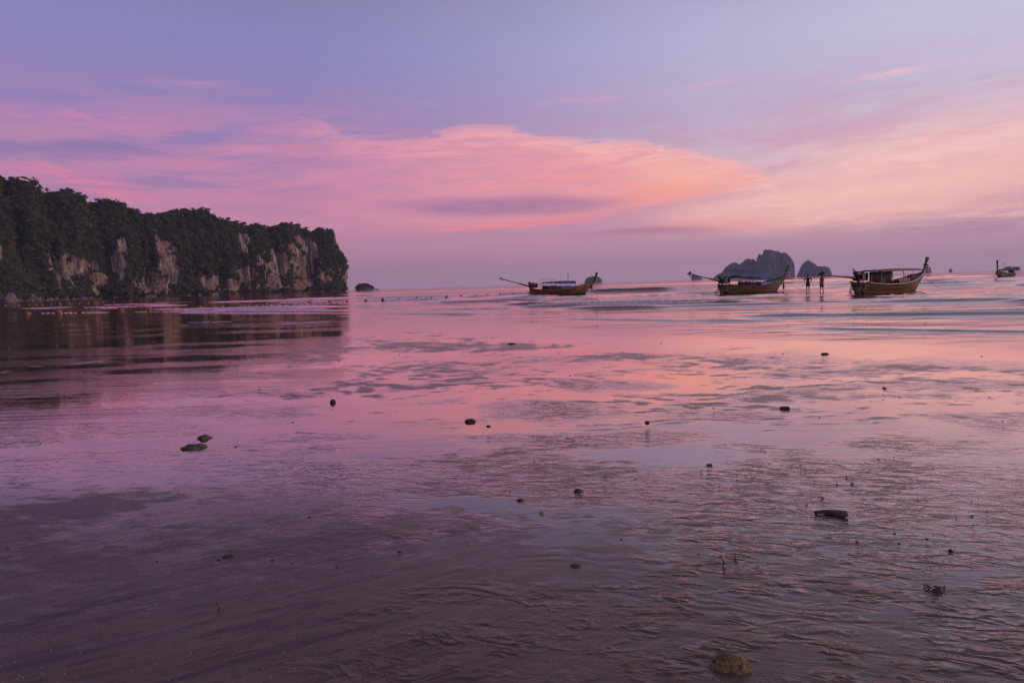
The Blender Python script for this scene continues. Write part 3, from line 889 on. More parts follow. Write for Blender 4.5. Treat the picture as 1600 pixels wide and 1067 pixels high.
# ------------------------------------------------------------------ materials for boats
M = {
    'hull_gold': mat('hull_gold', (.26, .135, .055), .42, .35, 3, .15, c2=(.10, .045, .022), stretch=(.3, 1, 3)),
    'hull_olive': mat('hull_olive', (.22, .15, .075), .45, .35, 3, .15, c2=(.09, .055, .03), stretch=(.3, 1, 3)),
    'hull_rust': mat('hull_rust', (.24, .10, .045), .45, .4, 3, .15, c2=(.09, .035, .02), stretch=(.3, 1, 3)),
    'hull_dark': mat('hull_dark', (.10, .06, .035), .5, .4, 3, .15, stretch=(.3, 1, 3)),
    'inner': mat('inner_wood', (.09, .055, .035), .6, .35, 5, .2, stretch=(.3, 1, 1)),
    'bottom': mat('bottom_paint', (.035, .025, .022), .6, .4, 4, .1),
    'rail_pale': mat('rail_pale', (.36, .34, .31), .5, .3, 5),
    'rail_wood': mat('rail_wood', (.20, .11, .055), .45, .35, 5),
    'rail_dark': mat('rail_dark', (.055, .035, .03), .5, .3, 5),
    'prow': mat('prow_wood', (.055, .024, .020), .4, .35, 6, .1),
    'steel': mat('dark_steel', (.05, .048, .05), .45, .4, 12, .1, metal=.6),
    'engine': mat('engine_iron', (.045, .042, .042), .55, .45, 14, .2, metal=.4),
    'chrome': mat('worn_metal', (.35, .34, .33), .35, .3, 12, metal=.8),
    'blue_roof': mat('blue_canvas', (.045, .13, .30), .7, .25, 4, .1),
    'blue_tarp': mat('blue_tarp', (.02, .15, .38), .5, .3, 5, .25),
    'navy_tarp': mat('navy_tarp', (.012, .05, .13), .5, .3, 5, .25),
    'brown_roof': mat('brown_roof', (.14, .055, .045), .6, .3, 4, .1),
    'dark_cloth': mat('dark_cloth', (.03, .022, .024), .8, .3, 6),
    'screen': mat('pale_screen', (.34, .32, .29), .7, .2, 4),
    'yellow': mat('yellow_vest', (.62, .42, .03), .6, .2, 9),
    'orange': mat('orange_vest', (.55, .14, .045), .6, .2, 9),
    'pink': mat('pink_cloth', (.42, .26, .27), .75, .25, 9),
    'rope': mat('rope', (.26, .23, .19), .8, .25, 40),
    'rope_dark': mat('dark_rope', (.07, .055, .045), .8, .25, 40),
    'red': mat('red_cloth', (.30, .012, .014), .7, .25, 20, .1),
    'green': mat('green_ribbon', (.05, .16, .05), .7, .25, 20),
    'white': mat('white_ribbon', (.5, .48, .45), .7, .2, 20),
}


# ------------------------------------------------------------------ longtail boats
L_B = 8.1


def beam(t): return .60 + .36 * math.sin(math.pi / 2 * min(1, t / .42)) if t < .42 else .96 * max(0, 1 - ((t - .42) / .58) ** 2.3) + .035


def sheer(t): return .60 + .20 * max(0, 1 - t / .3) ** 2 + .78 * max(0, (t - .42) / .58) ** 2


def keel(t): return -.28 + (1.25 * max(0, (t - .84) / .16) ** 1.7 if t > .84 else 0) + .10 * max(0, 1 - t / .2)


def hull_pt(t, v, sgn, inset=0.0):
    b = max(0.012, beam(t) - inset); zk, zg = keel(t) + inset, sheer(t)
    z = zk + (zg - zk) * v
    rake = .45 * (t ** 8) * v
    return (t * L_B + rake, sgn * b * (v ** .5 * .86 + .14 * v), z)


def make_hull(root, m_hull):
    NS, NVv = 34, 9
    ts = [i / (NS - 1) for i in range(NS)]
    mb = MB()
    vs = []; fs = []
    W_ = 2 * NVv - 1
    for t in ts:
        row = [hull_pt(t, 1 - k / (NVv - 1), 1) for k in range(NVv)] + [hull_pt(t, k / (NVv - 1), -1) for k in range(1, NVv)]
        vs += row
    for i in range(NS - 1):
        for k in range(W_ - 1):
            a = i * W_ + k; fs.append((a, a + 1, a + W_ + 1, a + W_))
    fs.append(tuple(range(W_)))
    mb.add(vs, fs)
    h = mb.build('hull', m_hull, root, True)
    mb = MB(); vs = []; fs = []
    n2 = 8
    for t in ts:
        for k in range(-n2, n2 + 1):
            v = (abs(k) / n2); sg = 1 if k >= 0 else -1
            p = hull_pt(t, .40 + .58 * v if True else v, sg, .05)
            if k == 0: p = (p[0], 0, p[2])
            vs.append(p)
    W2 = 2 * n2 + 1
    for i in range(NS - 1):
        for k in range(W2 - 1):
            a = i * W2 + k; fs.append((a, a + W2, a + W2 + 1, a + 1))
    mb.add(vs, fs); mb.build('inner_lining', M['inner'], h, True)
    mb = MB()  # dark antifouling below the water's edge, a strake just proud of the hull
    for sg in (1, -1):
        rows = [[Vector(hull_pt(t, v, sg)) + Vector((0, sg * .012, 0)) for t in ts[:31]] for v in (.12, .25, .38)]
        mb.sheet(rows, .012)
    mb.build('bottom_strake', M['bottom'], h, True)
    return h


def rails(root, m_rail, m_strake):
    for sg in (1, -1):
        pts = [Vector(hull_pt(i / 30, 1.0, sg)) + Vector((0, sg * .015, .02)) for i in range(31)]
        rows = [[p + Vector((0, -sg * .05, .025)) for p in pts], [p + Vector((0, sg * .045, .03)) for p in pts], [p + Vector((0, sg * .06, -.045)) for p in pts]]
        MB().sheet(rows, .03).build('gunwale', m_rail, root, True)
        pts = [Vector(hull_pt(i / 30, .74, sg)) + Vector((0, sg * .02, 0)) for i in range(31)]
        MB().tube(pts, .026, 6).build('rubbing_strake', m_strake, root, True)


def prow(root, top, rib=('green', 'white')):
    """the tall stem post with its hanging ribbons"""
    x0 = L_B + .28
    cl = [(x0 - .52, .62), (x0 - .20, 1.02), (x0 + .10, 1.42), (x0 + .30, 1.80), (x0 + .44, 2.18), (x0 + .58, top)]
    wd = [.09, .12, .15, .16, .19, .26]; th = [.30, .32, .30, .27, .27, .31]
    vs = []; fs = []
    for i, (x, z) in enumerate(cl):
        a = cl[min(i + 1, 5)]; b = cl[max(i - 1, 0)]
        t = Vector((a[0] - b[0], 0, a[1] - b[1])).normalized(); n = Vector((t.z, 0, -t.x))
        for k in range(8):
            ang = math.pi / 8 + k * math.pi / 4
            cx, cy = math.cos(ang) / .924, math.sin(ang) / .924
            vs.append(Vector((x, 0, z)) + n * (cx * th[i] / 2) + Vector((0, cy * wd[i] / 2, 0)))
    for i in range(5):
        for k in range(8):
            k2 = (k + 1) % 8; fs.append((i * 8 + k, i * 8 + k2, (i + 1) * 8 + k2, (i + 1) * 8 + k))
    fs.append(tuple(range(7, -1, -1))); fs.append(tuple(40 + k for k in range(8)))
    p = MB().add(vs, fs).build('stem_post', M['prow'], root)
    z = 1.95
    MB().lathe([(.14, -.05), (.19, -.03), (.19, .03), (.14, .05)], 12, (x0 + .37, 0, z)).build('garland', M[rib[0]], p)
    for k, r in enumerate(rib):
        for j in range(2):
            s = 1 if j else -1
            rows = [[(x0 + .40 + .05 * k + .03 * math.sin(q * 2 + k), s * (.13 + .02 * q), z - q * .17), (x0 + .47 + .05 * k, s * (.13 + .02 * q), z - q * .17 - .02)] for q in range(6)]
            MB().sheet(rows, .008).build('ribbon', M[r], p)


def foredeck(root):
    rows = []
    for i in range(10):
        t = .70 + .285 * i / 9
        y = max(.02, beam(t) - .06); x = hull_pt(t, 1, 1)[0]
        rows.append([(x, y, sheer(t) - .05), (x, 0, sheer(t) - .01), (x, -y, sheer(t) - .05)])
    MB().sheet(rows, .03).build('foredeck', M['rail_dark'], root, True)


def benches(root, xs):
    for x in xs:
        t = x / L_B; b = beam(t) - .07
        MB().box((x, 0, sheer(t) - .16), (.24, 2 * b, .04)).build('bench', M['inner'], root)


def engine(root, tail, side=0.0):
    """car engine on a swivel with the long propeller shaft lifted clear of the water"""
    e = MB()
    e.box((.12, 0, 1.06), (.62, .40, .36), taper=.88); e.box((-.10, .02, 1.30), (.34, .30, .18), taper=.9)
    e.lathe([(.10, 0), (.15, .01), (.15, .10), (.10, .11)], 14, (.26, .0, 1.26))
    e.lathe([(.05, 0), (.17, .01), (.17, .05), (.05, .06)], 14, (.46, 0, 1.06), Matrix.Rotation(math.pi / 2, 3, 'Y'))
    e.box((.56, 0, 1.10), (.07, .44, .40)); e.box((.10, .24, 1.02), (.40, .10, .16)); e.box((.05, -.25, 1.10), (.28, .12, .2))
    e.v = [((x - .1) * 1.3 + .08, y * 1.3, (z - .9) * 1.35 + .92) for x, y, z in e.v]
    eb = e.build('engine', M['engine'], root)
    MB().tube([(.0, .24, 1.16), (.0, .30, 1.35), (-.08, .30, 1.62), (-.22, .30, 1.74)], [.035, .035, .04, .045], 8).build('exhaust_pipe', M['steel'], eb)
    MB().tube([(.34, -.20, 1.20), (.48, -.26, 1.32), (.30, -.22, 1.40), (.1, -.2, 1.28)], .022, 6).build('hose', M['chrome'], eb, True)
    for yy in (.21, -.21):
        MB().tube([(.38, yy, 1.02), (.2, yy * 1.1, .80), (-.04, yy * 1.0, 1.0)], .018, 6).build('bracket', M['chrome'], eb)
    MB().tube([(.0, 0, .55), (.0, 0, .95)], [.09, .07], 10).build('swivel_post', M['steel'], root)
    tx, tz = tail
    a = Vector((-.15, 0, 1.10)); b = Vector((tx, side, tz)); d = (b - a).normalized()
    MB().tube([a, a + d * 1.5], [.095, .075], 10).build('shaft_housing', M['steel'], root)
    sh = MB().tube([a + d * .3, a.lerp(b, .6), b], [.055, .05, .045], 8).build('propeller_shaft', M['steel'], root)
    pr = MB(); pr.tube([b - d * .12, b + d * .10], [.055, .03], 10)
    u = d.cross(Vector((0, 1, 0))).normalized(); w = d.cross(u)
    for k in range(3):
        th = 2 * math.pi * k / 3 + .4
        r_ = u * math.cos(th) + w * math.sin(th); s_ = d.cross(r_)
        rows = [[b + r_ * (.04 + .20 * q / 4) + s_ * (g * (.05 + .05 * math.sin(math.pi * q / 4.4))) + d * (g * .05) for g in (-1, 0, 1)] for q in range(5)]
        pr.sheet(rows, .012)
    pr.build('propeller', M['engine'], sh)
    MB().tube([b - d * .5, b - d * .25 + Vector((0, 0, -.16)), b - Vector((0, 0, .26))], .018, 6).build('skeg', M['steel'], sh)
    MB().tube([(.35, .0, 1.15), (1.0, .05, 1.35), (1.7, .1, 1.45)], [.025, .022, .02], 8).build('tiller', M['steel'], root)
    MB().tube([(-.05, .05, 1.3), (-.32, .12, 1.62), (-.42, .14, 1.72)], [.02, .022, .03], 6).build('lever', M['steel'], root)


def stern_gear(root):
    pts = [(-.05, .35, .55)] + [(-.45 - .38 * math.sin(math.pi * q / 8), .35 - .7 * q / 8, .32 - .30 * math.cos(math.pi * (q / 8 - .5))) for q in range(9)] + [(-.05, -.35, .55)]
    MB().tube(pts, .022, 6).build('stern_hoop', M['rope'], root, True)
    MB().tube([(-.02, .3, .52), (-.34, .32, .18), (-.62, .3, .06), (-.78, 0, .05), (-.62, -.3, .06), (-.34, -.32, .18), (-.02, -.3, .52)], .025, 6).build('stern_step', M['steel'], root, True)
    MB().tube([(-.05, .42, 1.0), (-.12, .46, .62), (-.08, .5, .25), (-.16, .44, .03)], .022, 6).build('stern_rope', M['rope'], root, True)
    MB().tube([(.05, .2, 1.1), (-.10, .36, .8), (-.05, .40, .5), (-.14, .3, .2)], .018, 6).build('stern_rope', M['rope'], root, True)
    MB().box((.02, 0, .62), (.10, 1.12, .34)).build('transom_board', M['hull_dark'], root)


def roof(root, x0, x1, z, m_roof, m_under, w=.82, camber=.10, drop=0.0, posts=4, m_post='steel', valance=None):
    n = 12; rows = []
    for i in range(n + 1):
        u = i / n; x = x0 + (x1 - x0) * u
        zc = z + drop * (u - .5) + .05 * math.sin(math.pi * u) - .03 * math.sin(math.pi * u * posts) ** 2
        rows.append([(x, w * math.sin(a), zc - camber * (1 - math.cos(a)) * 1.6) for a in (-1.35, -.9, -.45, 0, .45, .9, 1.35)])
    r = MB().sheet(rows, .025).build('roof', m_roof, root, True)
    MB().sheet([[Vector(p) - Vector((0, 0, .03)) for p in row] for row in rows], .01).build('roof_underside', m_under, r, True)  # separate thin sheet that makes the roof's underside dark
    if valance:
        for sg in (1, -1):
            e = 6 if sg > 0 else 0
            a, b = valance
            rw = []
            for i in range(n + 1):
                u = i / n
                if u < a or u > b: continue
                p = Vector(rows[i][e]); rw.append([p + Vector((0, sg * .015, .02)), p + Vector((0, sg * .03, -.10)), p + Vector((.0, sg * .02, -.19 - .02 * (i % 2)))])
            if len(rw) > 1: MB().sheet(rw, .01).build('valance', m_roof, r, True)
    for i in range(posts):
        x = x0 + .08 + (x1 - x0 - .16) * i / (posts - 1)
        t = x / L_B; u = (x - x0) / (x1 - x0); zc = z + drop * (u - .5) - camber * .95
        for sg in (1, -1):
            MB().tube([(x, sg * (beam(t) - .03), sheer(t) - .02), (x, sg * (w * .95), zc)], .02, 6).build('roof_post', M[m_post], root)
    for sg in (1, -1):
        MB().tube([(x0, sg * w * .97, z - drop / 2 - camber * 1.1), (x1, sg * w * .97, z + drop / 2 - camber * 1.1)], .018, 6).build('roof_rail', M[m_post], root)


def tarp(root, x0, x1, zt, m_, sg, name='tarp', low=.0):
    rows = []
    for i in range(13):
        u = i / 12; x = x0 + (x1 - x0) * u; t = x / L_B
        y = sg * (beam(t) - .015); zb = sheer(t) + .03 + low
        wv = .025 * math.sin(u * 19) + .012 * math.sin(u * 43)
        rows.append([(x, y + wv * .5, zb), (x + .01, y * .985 + wv, (zb + zt) / 2), (x, y * .97 + wv * .3, zt + .02 * math.sin(u * 9))])
    return MB().sheet(rows, .015).build(name, m_, root, True)


def hoop(root, xa, xb, zt, y=.72):
    for sg in (1, -1):
        MB().tube([(xa + .22, sg * y, .75), (xa, sg * y, zt), (xb, sg * y, zt - .10), (xb + .12, sg * y, .95)], .018, 6).build('stern_frame', M['steel'], root)
    MB().tube([(xa, -y, zt), (xa, y, zt)], .018, 6).build('frame_bar', M['steel'], root)
    MB().tube([(xb, -y, zt - .1), (xb, y, zt - .1)], .018, 6).build('frame_bar', M['steel'], root)


def pole(root, x, y, z0, z1, name='flag_pole', flag=None, lean=.1):
    p = MB().tube([(x, y, z0), (x + lean, y, z1)], [.022, .014], 6).build(name, M['steel'], root)
    if flag:
        rows = [[(x + lean - .02 - .03 * math.sin(q), y + .015 * q, z1 - .04 - .10 * q), (x + lean - .10, y + .02 * q + .02, z1 - .08 - .10 * q)] for q in range(4)]
        MB().sheet(rows, .008).build('flag', M[flag], p)


def fender(root, x, z0, m_, y=0.0):
    MB().tube([(x, y, z0 + .75), (x + .01, y, z0 + .05)], .015, 6).build('fender_rope', M['rope_dark'], root)
    MB().lathe([(.03, .0), (.085, .05), (.09, .35), (.08, .62), (.03, .70)], 10, (x, y, z0)).build('fender', m_, root, True)


def boat(loc, heading, label, m_hull, m_rail, m_strake, tail, roll=0.0, pitch=0.0, top=2.6):
    """heading: compass-like angle of the bow from +Y towards +X"""
    root = empty('longtail_boat', (loc[0], loc[1], .02))
    root.rotation_euler = (math.radians(roll), math.radians(pitch), math.pi / 2 - math.radians(heading))
    tag(root, label, 'boat', 'longtail boats in the shallows')
    make_hull(root, m_hull); rails(root, m_rail, m_strake); prow(root, top); foredeck(root); benches(root, (1.4, 2.5, 3.6, 4.7))
    engine(root, tail); stern_gear(root)
    return root


# left boat: blue roof and blue side sheets, pale rear frame
b = boat((2.6, 85.3), 72, 'brown longtail boat with blue roof and bright blue side sheets, leftmost of the boats', M['hull_gold'], M['hull_gold'], M['hull_rust'],
         (-4.0, 2.15), roll=2, top=2.62)
roof(b, 1.7, 5.7, 1.62, M['blue_roof'], M['dark_cloth'], drop=.08, valance=(.34, 1.0))
tarp(b, 1.75, 3.7, 1.08, M['navy_tarp'], -1); tarp(b, 3.6, 5.6, 1.02, M['blue_tarp'], -1)
tarp(b, 1.75, 3.7, 1.08, M['navy_tarp'], 1); tarp(b, 3.6, 5.6, 1.02, M['blue_tarp'], 1)
hoop(b, 1.35, 2.9, 1.98); pole(b, 4.9, 0, 1.6, 2.62, 'mast', 'red', .12)
fender(b, L_B + .1, .38, M['red'], -.10)
# middle boat
b = boat((19.55, 63.2), 61, 'olive-brown longtail boat with arched blue roof before the tall island', M['hull_olive'], M['rail_dark'], M['hull_dark'],
         (-4.1, 1.85), roll=2, top=2.42)
roof(b, 1.7, 6.0, 1.58, M['blue_roof'], M['dark_cloth'], drop=-.02, camber=.14, valance=(.5, 1.0))
tarp(b, 3.0, 4.4, .98, M['navy_tarp'], 1); tarp(b, 4.4, 5.8, .95, M['blue_tarp'], 1); tarp(b, 4.0, 5.8, .95, M['blue_tarp'], -1, low=-.1)
hoop(b, 1.1, 3.1, 2.08); pole(b, 4.1, 0, 1.55, 3.1, 'flag_pole', 'red', .02)
fender(b, L_B + .12, .12, M['hull_rust'], -.08)
MB().tube([(L_B, -.1, 1.0), (L_B + .9, -.3, .55), (L_B + 2.2, -.6, .0)], .012, 6).build('anchor_rope', M['rope_dark'], b)
# right boat, stern towards the viewer
b = boat((24.9, 49.0), 59, 'rust-brown longtail boat with flat brown roof, pale screen and life jackets aboard', M['hull_rust'], M['rail_pale'], M['hull_dark'],
         (-4.3, 1.40), roll=1.5, top=2.5)
roof(b, 1.4, 7.0, 1.66, M['brown_roof'], M['dark_cloth'], drop=.06, camber=.08, posts=5, m_post='rail_wood')
rows = [[(2.9 + .02 * math.sin(k), -.72 + 1.44 * k / 8, .72), (2.92, -.72 + 1.44 * k / 8, 1.15), (2.9, -.72 + 1.44 * k / 8, 1.52)] for k in range(9)]
MB().sheet(rows, .015).build('screen', M['screen'], b, True)
rows = [[(2.6 + .9 * k / 6, .80, .66), (2.6 + .9 * k / 6, .79, 1.1), (2.6 + .9 * k / 6, .78, 1.5)] for k in range(7)]
MB().sheet(rows, .015).build('screen', M['screen'], b, True)


def vest(root, x, y, z, m_, tilt=0.0):
    mb_ = MB(); R_ = Matrix.Rotation(tilt, 3, 'X')
    mb_.box((x, y, z), (.10, .16, .42), R_, .8, .4); mb_.box((x + .01, y + .19, z), (.10, .16, .42), R_, .8, .4); mb_.box((x - .05, y + .095, z - .06), (.07, .22, .3), R_, .9, .4)
    return mb_.build('life_jacket', m_, root, True)


for x, y, z, m_ in ((2.1, -.62, .86, 'yellow'), (2.35, -.30, .88, 'yellow'), (2.5, .05, .84, 'orange'), (5.6, -.62, 1.02, 'orange'), (5.9, -.45, 1.05, 'orange'), (6.3, -.42, 1.06, 'pink'), (6.55, -.3, 1.08, 'orange')):
    vest(b, x, y, z, M[m_], .1)
for k in range(5):
    rows = [[(3.9 + .30 * k + .22 * i / 4, -.74 - .02 * math.sin(i * 2), .60), (3.9 + .30 * k + .22 * i / 4, -.72 + .03 * math.sin(i * 3 + k), .82), (3.9 + .30 * k + .22 * i / 4, -.70, 1.02)] for i in range(5)]
    MB().sheet(rows, .02).build('seat_cloth', M['pink'], b, True)
MB().tube([(L_B + .3, .1, 1.1), (L_B + 1.5, .3, .75), (L_B + 4.2, .7, .02)], .012, 6).build('anchor_rope', M['rope_dark'], b)
# far boat seen from the bow
b = boat((82.0, 112.0), 228, 'dark longtail boat seen bow-on, smallest and farthest right of the boats', M['hull_dark'], M['rail_dark'], M['hull_olive'],
         (-3.0, 1.5), roll=0, top=2.95)
roof(b, 1.6, 5.4, 1.55, M['dark_cloth'], M['dark_cloth'], camber=.14)
pole(b, 3.6, -.3, 1.5, 2.75, 'flag_pole', 'red', .0)


# ------------------------------------------------------------------ people wading beside the boats
def skin_mesh(name, verts, edges, radii, mat_, parent, root_i=0, sub=2):
    me = bpy.data.meshes.new(name); me.from_pydata(verts, edges, []); me.update()
    me.materials.append(mat_)
    o = bpy.data.objects.new(name, me); COL.objects.link(o); o.parent = parent
    o.modifiers.new('skin', 'SKIN'); s = o.modifiers.new('sub', 'SUBSURF'); s.levels = sub; s.render_levels = sub
    if not me.skin_vertices: return o
    for i, r in enumerate(radii):
        d = me.skin_vertices[0].data[i]; d.radius = r if isinstance(r, tuple) else (r, r); d.use_root = (i == root_i)
    o.modifiers['skin'].use_smooth_shade = True
    return o


skin_m = mat('skin', (.22, .12, .085), .55, .12, 20)
hair_m = mat('hair', (.014, .011, .010), .5, .3, 60)


def hand_chain(wr, dirv, sidev):
    """palm and five fingers as connected edges starting at the wrist; returns verts, edges (relative indices), radii"""
    d = Vector(dirv).normalized(); s = Vector(sidev).normalized(); n = d.cross(s)
    w = Vector(wr); V_ = [w + d * .045]; E_ = []; R_ = [(.028, .018)]
    for k, (off_, ln) in enumerate(((-.030, .070), (-.010, .080), (.012, .075), (.032, .058))):
        k0 = len(V_)
        V_ += [w + d * .090 + s * off_, w + d * (.09 + ln * .5) + s * off_ * 1.15 + n * .010, w + d * (.09 + ln * .92) + s * off_ * 1.1 + n * .03]
        R_ += [.0105, .0095, .0075]; E_ += [(0, k0), (k0, k0 + 1), (k0 + 1, k0 + 2)]
    k0 = len(V_)
    V_ += [w + d * .045 - s * .036, w + d * .075 - s * .058 + n * .012, w + d * .10 - s * .062 + n * .02]
    R_ += [.012, .0105, .0085]; E_ += [(0, k0), (k0, k0 + 1), (k0 + 1, k0 + 2)]
    return V_, E_, R_


def person(loc, face, label, female, arms, cloth, low, hairlong, stance=.10, height=1.0):
    root = empty('person', loc, face); tag(root, label, 'person')
    root.scale = (height,) * 3
    sw = .17 if female else .195
    V_ = [(0, 0, .93), (0, -.01, 1.08), (0, 0, 1.24), (0, .0, 1.38), (0, .005, 1.455), (0, -.01, 1.53)]
    R_ = [(.135, .10), (.115, .085), (.135, .095), (.10, .075), .05, .052]
    E_ = [(i, i + 1) for i in range(5)]
    # head
    V_ += [(0, -.015, 1.60), (0, -.005, 1.68)]; R_ += [(.072, .088), (.070, .086)]; E_ += [(5, 6), (6, 7)]
    for sg, (elb, wr) in zip((1, -1), arms):
        k = len(V_)
        V_ += [(sg * sw, 0, 1.37), elb, wr]; R_ += [.056, .040, .028]; E_ += [(3, k), (k, k + 1), (k + 1, k + 2)]
        hd = Vector(wr) - Vector(elb)
        hv, he, hr = hand_chain(wr, hd, (0, -sg * .2 - .8, .1)); b0 = len(V_)
        V_ += [tuple(p) for p in hv]; R_ += hr; E_ += [(k + 2, b0)] + [(a + b0, c_ + b0) for a, c_ in he]
    for sg in (1, -1):
        k = len(V_); f_ = stance * sg
        V_ += [(sg * .09, 0, .86), (sg * (.10), -.02 - f_ * .4, .48), (sg * .105, .02 - f_, .07), (sg * .11, -.02 - f_, .03), (sg * .12, -.16 - f_, .022)]
        R_ += [(.088, .092), .058, .036, (.038, .03), (.036, .02)]
        E_ += [(0, k), (k, k + 1), (k + 1, k + 2), (k + 2, k + 3), (k + 3, k + 4)]
    body = skin_mesh('body', V_, E_, R_, skin_m, root)
    # face
    MB().lathe([(.004, -.028), (.016, -.018), (.012, .012), (.004, .022)], 8, (0, -.105, 1.615)).build('nose', skin_m, root, True)
    for sg in (1, -1):
        MB().lathe([(.003, -.010), (.013, -.004), (.013, .004), (.003, .010)], 8, (sg * .03, -.090, 1.645)).build('eye', hair_m, root, True)
        MB().lathe([(.004, -.03), (.018, -.015), (.020, .012), (.006, .03)], 8, (sg * .078, .0, 1.63)).build('ear', skin_m, root, True)
    MB().box((0, -.094, 1.572), (.042, .012, .010), bev=.4).build('mouth', M['red'], root)
    # hair cap
    prof = []
    hv = []; hf = []
    nt, nph = 8, 18
    for i in range(nt + 1):
        th_ = i / nt
        for j in range(nph):
            ph_ = 2 * math.pi * j / nph
            fr = max(0, math.cos(ph_ + math.pi / 2))  # 1 at the face side (-y)
            end = 1.75 - 1.0 * fr ** .6
            a_ = th_ * end
            r_ = .092 + .006 * math.sin(j * 5)
            x_, y_, z_ = r_ * .92 * math.sin(a_) * math.cos(ph_), r_ * 1.10 * math.sin(a_) * math.sin(ph_), 1.655 + r_ * 1.05 * math.cos(a_)
            if hairlong and th_ > .8 and fr < .3: z_ -= (th_ - .8) * .9
            hv.append((x_, y_ - .004, z_))
    for i in range(nt):
        for j in range(nph):
            hf.append((i * nph + j, i * nph + (j + 1) % nph, (i + 1) * nph + (j + 1) % nph, (i + 1) * nph + j))
    h_ = MB().add(hv, hf).build('hair', hair_m, root, True)
    so = h_.modifiers.new('solid', 'SOLIDIFY'); so.thickness = .012
    # clothes follow the trunk
    if female:
        pr_ = [(1.43, .075, .06), (1.38, .165, .10), (1.24, .150, .112), (1.08, .132, .102), (.93, .175, .135), (.75, .205, .16), (.58, .225, .185), (.52, .230, .19)]
        vs_ = []; fs_ = []; n = 20
        for i, (z_, rx, ry) in enumerate(pr_):
            for k in range(n):
                a_ = 2 * math.pi * k / n; w_ = 1 + (.05 * math.sin(a_ * 6) * max(0, (1.0 - z_)) * 2)
                vs_.append((rx * w_ * math.cos(a_), ry * w_ * math.sin(a_), z_ + (.012 * math.sin(a_ * 3) if i == 7 else 0)))
        for i in range(len(pr_) - 1):
            for k in range(n): fs_.append((i * n + k, (i + 1) * n + k, (i + 1) * n + (k + 1) % n, i * n + (k + 1) % n))
        d_ = MB().add(vs_, fs_).build('dress', cloth, root, True)
        so = d_.modifiers.new('solid', 'SOLIDIFY'); so.thickness = .01
        for sg, (elb, wr) in zip((1, -1), arms):
            s0 = Vector((sg * sw, 0, 1.375)); s1 = s0.lerp(Vector(elb), .6)
            MB().tube([Vector((sg * .10, 0, 1.39)), s0, s1], [.07, .074, .066], 10, False).build('sleeve', cloth, d_, True)
    else:
        Vs = [(0, 0, .90), (0, -.01, 1.08), (0, 0, 1.24), (0, 0, 1.38), (0, 0, 1.43)]
        Rs = [(.165, .125), (.145, .11), (.165, .12), (.13, .095), (.075, .07)]; Es = [(i, i + 1) for i in range(4)]
        for sg, (elb, wr) in zip((1, -1), arms):
            k = len(Vs); s0 = Vector((sg * sw, 0, 1.37))
            Vs += [tuple(s0), tuple(s0.lerp(Vector(elb), .75))]; Rs += [.072, .066]; Es += [(3, k), (k, k + 1)]
        skin_mesh('shirt', Vs, Es, Rs, cloth, root)
        Vs = [(0, 0, .95)]; Rs = [(.15, .115)]; Es = []
        for sg in (1, -1):
            k = len(Vs); f_ = stance * sg
            Vs += [(sg * .09, 0, .86), (sg * .10, -.02 - f_ * .35, .54)]; Rs += [.112, .098]; Es += [(0, k), (k, k + 1)]
        skin_mesh('shorts', Vs, Es, Rs, low, root)
    return root


navy = mat('navy_cotton', (.018, .026, .055), .8, .3, 30)
teal = mat('dark_teal_cotton', (.022, .050, .065), .8, .3, 30)
person((26.35, 57.9, -.02), math.radians(205), 'person in a knee-length red dress walking through the shallows', True,
       (((.27, .02, 1.12), (.25, -.06, .89)), ((-.27, .03, 1.12), (-.24, -.04, .89))), M['red'], None, True, .11, .84)
person((24.95, 57.4, -.02), math.radians(160), 'person in a navy shirt and dark shorts wading behind the boat bow', False,
       (((.36, .05, 1.20), (.24, -.14, 1.06)), ((-.36, .05, 1.20), (-.24, -.14, 1.06))), navy, teal, False, .05, .87)

# ------------------------------------------------------------------ float lines
buoy_mat = mat('orange_float', (.33, .19, .065), .4, .35, 5, c2=(.16, .07, .03))
ring_mat = M['steel']
ORD = ['first', 'second', 'third', 'fourth', 'fifth', 'sixth', 'seventh', 'eighth', 'ninth', 'tenth', 'eleventh', 'twelfth', 'thirteenth', 'fourteenth', 'fifteenth',
       'sixteenth', 'seventeenth', 'eighteenth', 'nineteenth', 'twentieth', 'twenty-first', 'twenty-second', 'twenty-third', 'twenty-fourth', 'twenty-fifth']
NEARB = [(-45.1, 63.8), (-42.6, 64.5), (-39.5, 64.4), (-36.8, 64.7), (-35.3, 66.8), (-32.5, 66.3), (-29.9, 65.8), (-29.0, 68.8), (-27.5, 70.5), (-25.8, 72.1), (-24.1, 73.9), (-21.7, 73.9), (-20.2, 76.2), (-18.9, 79.0), (-16.6, 78.3), (-14.9, 79.6), (-13.2, 81.5), (-11.3, 82.4), (-9.8, 84.8), (-8.1, 86.4), (-6.4, 88.6), (-4.6, 90.5), (-3.1, 91.9), (-1.4, 94.3), (0.5, 95.2)]
FARB = [(-115.4, 156.3), (-111.5, 155.0), (-109.5, 155.8), (-109.4, 157.9), (-109.0, 159.3), (-107.9, 160.8), (-107.0, 162.4), (-105.7, 163.9), (-104.4, 165.7), (-103.4, 167.5), (-104.1, 171.3), (-103.4, 173.7), (-101.4, 174.8), (-99.4, 179.0)]
fm = MB().lathe([(.03, -.16), (.14, -.13), (.205, -.05), (.215, .03), (.17, .13), (.09, .19), (.03, .205)], 18)
proto = None
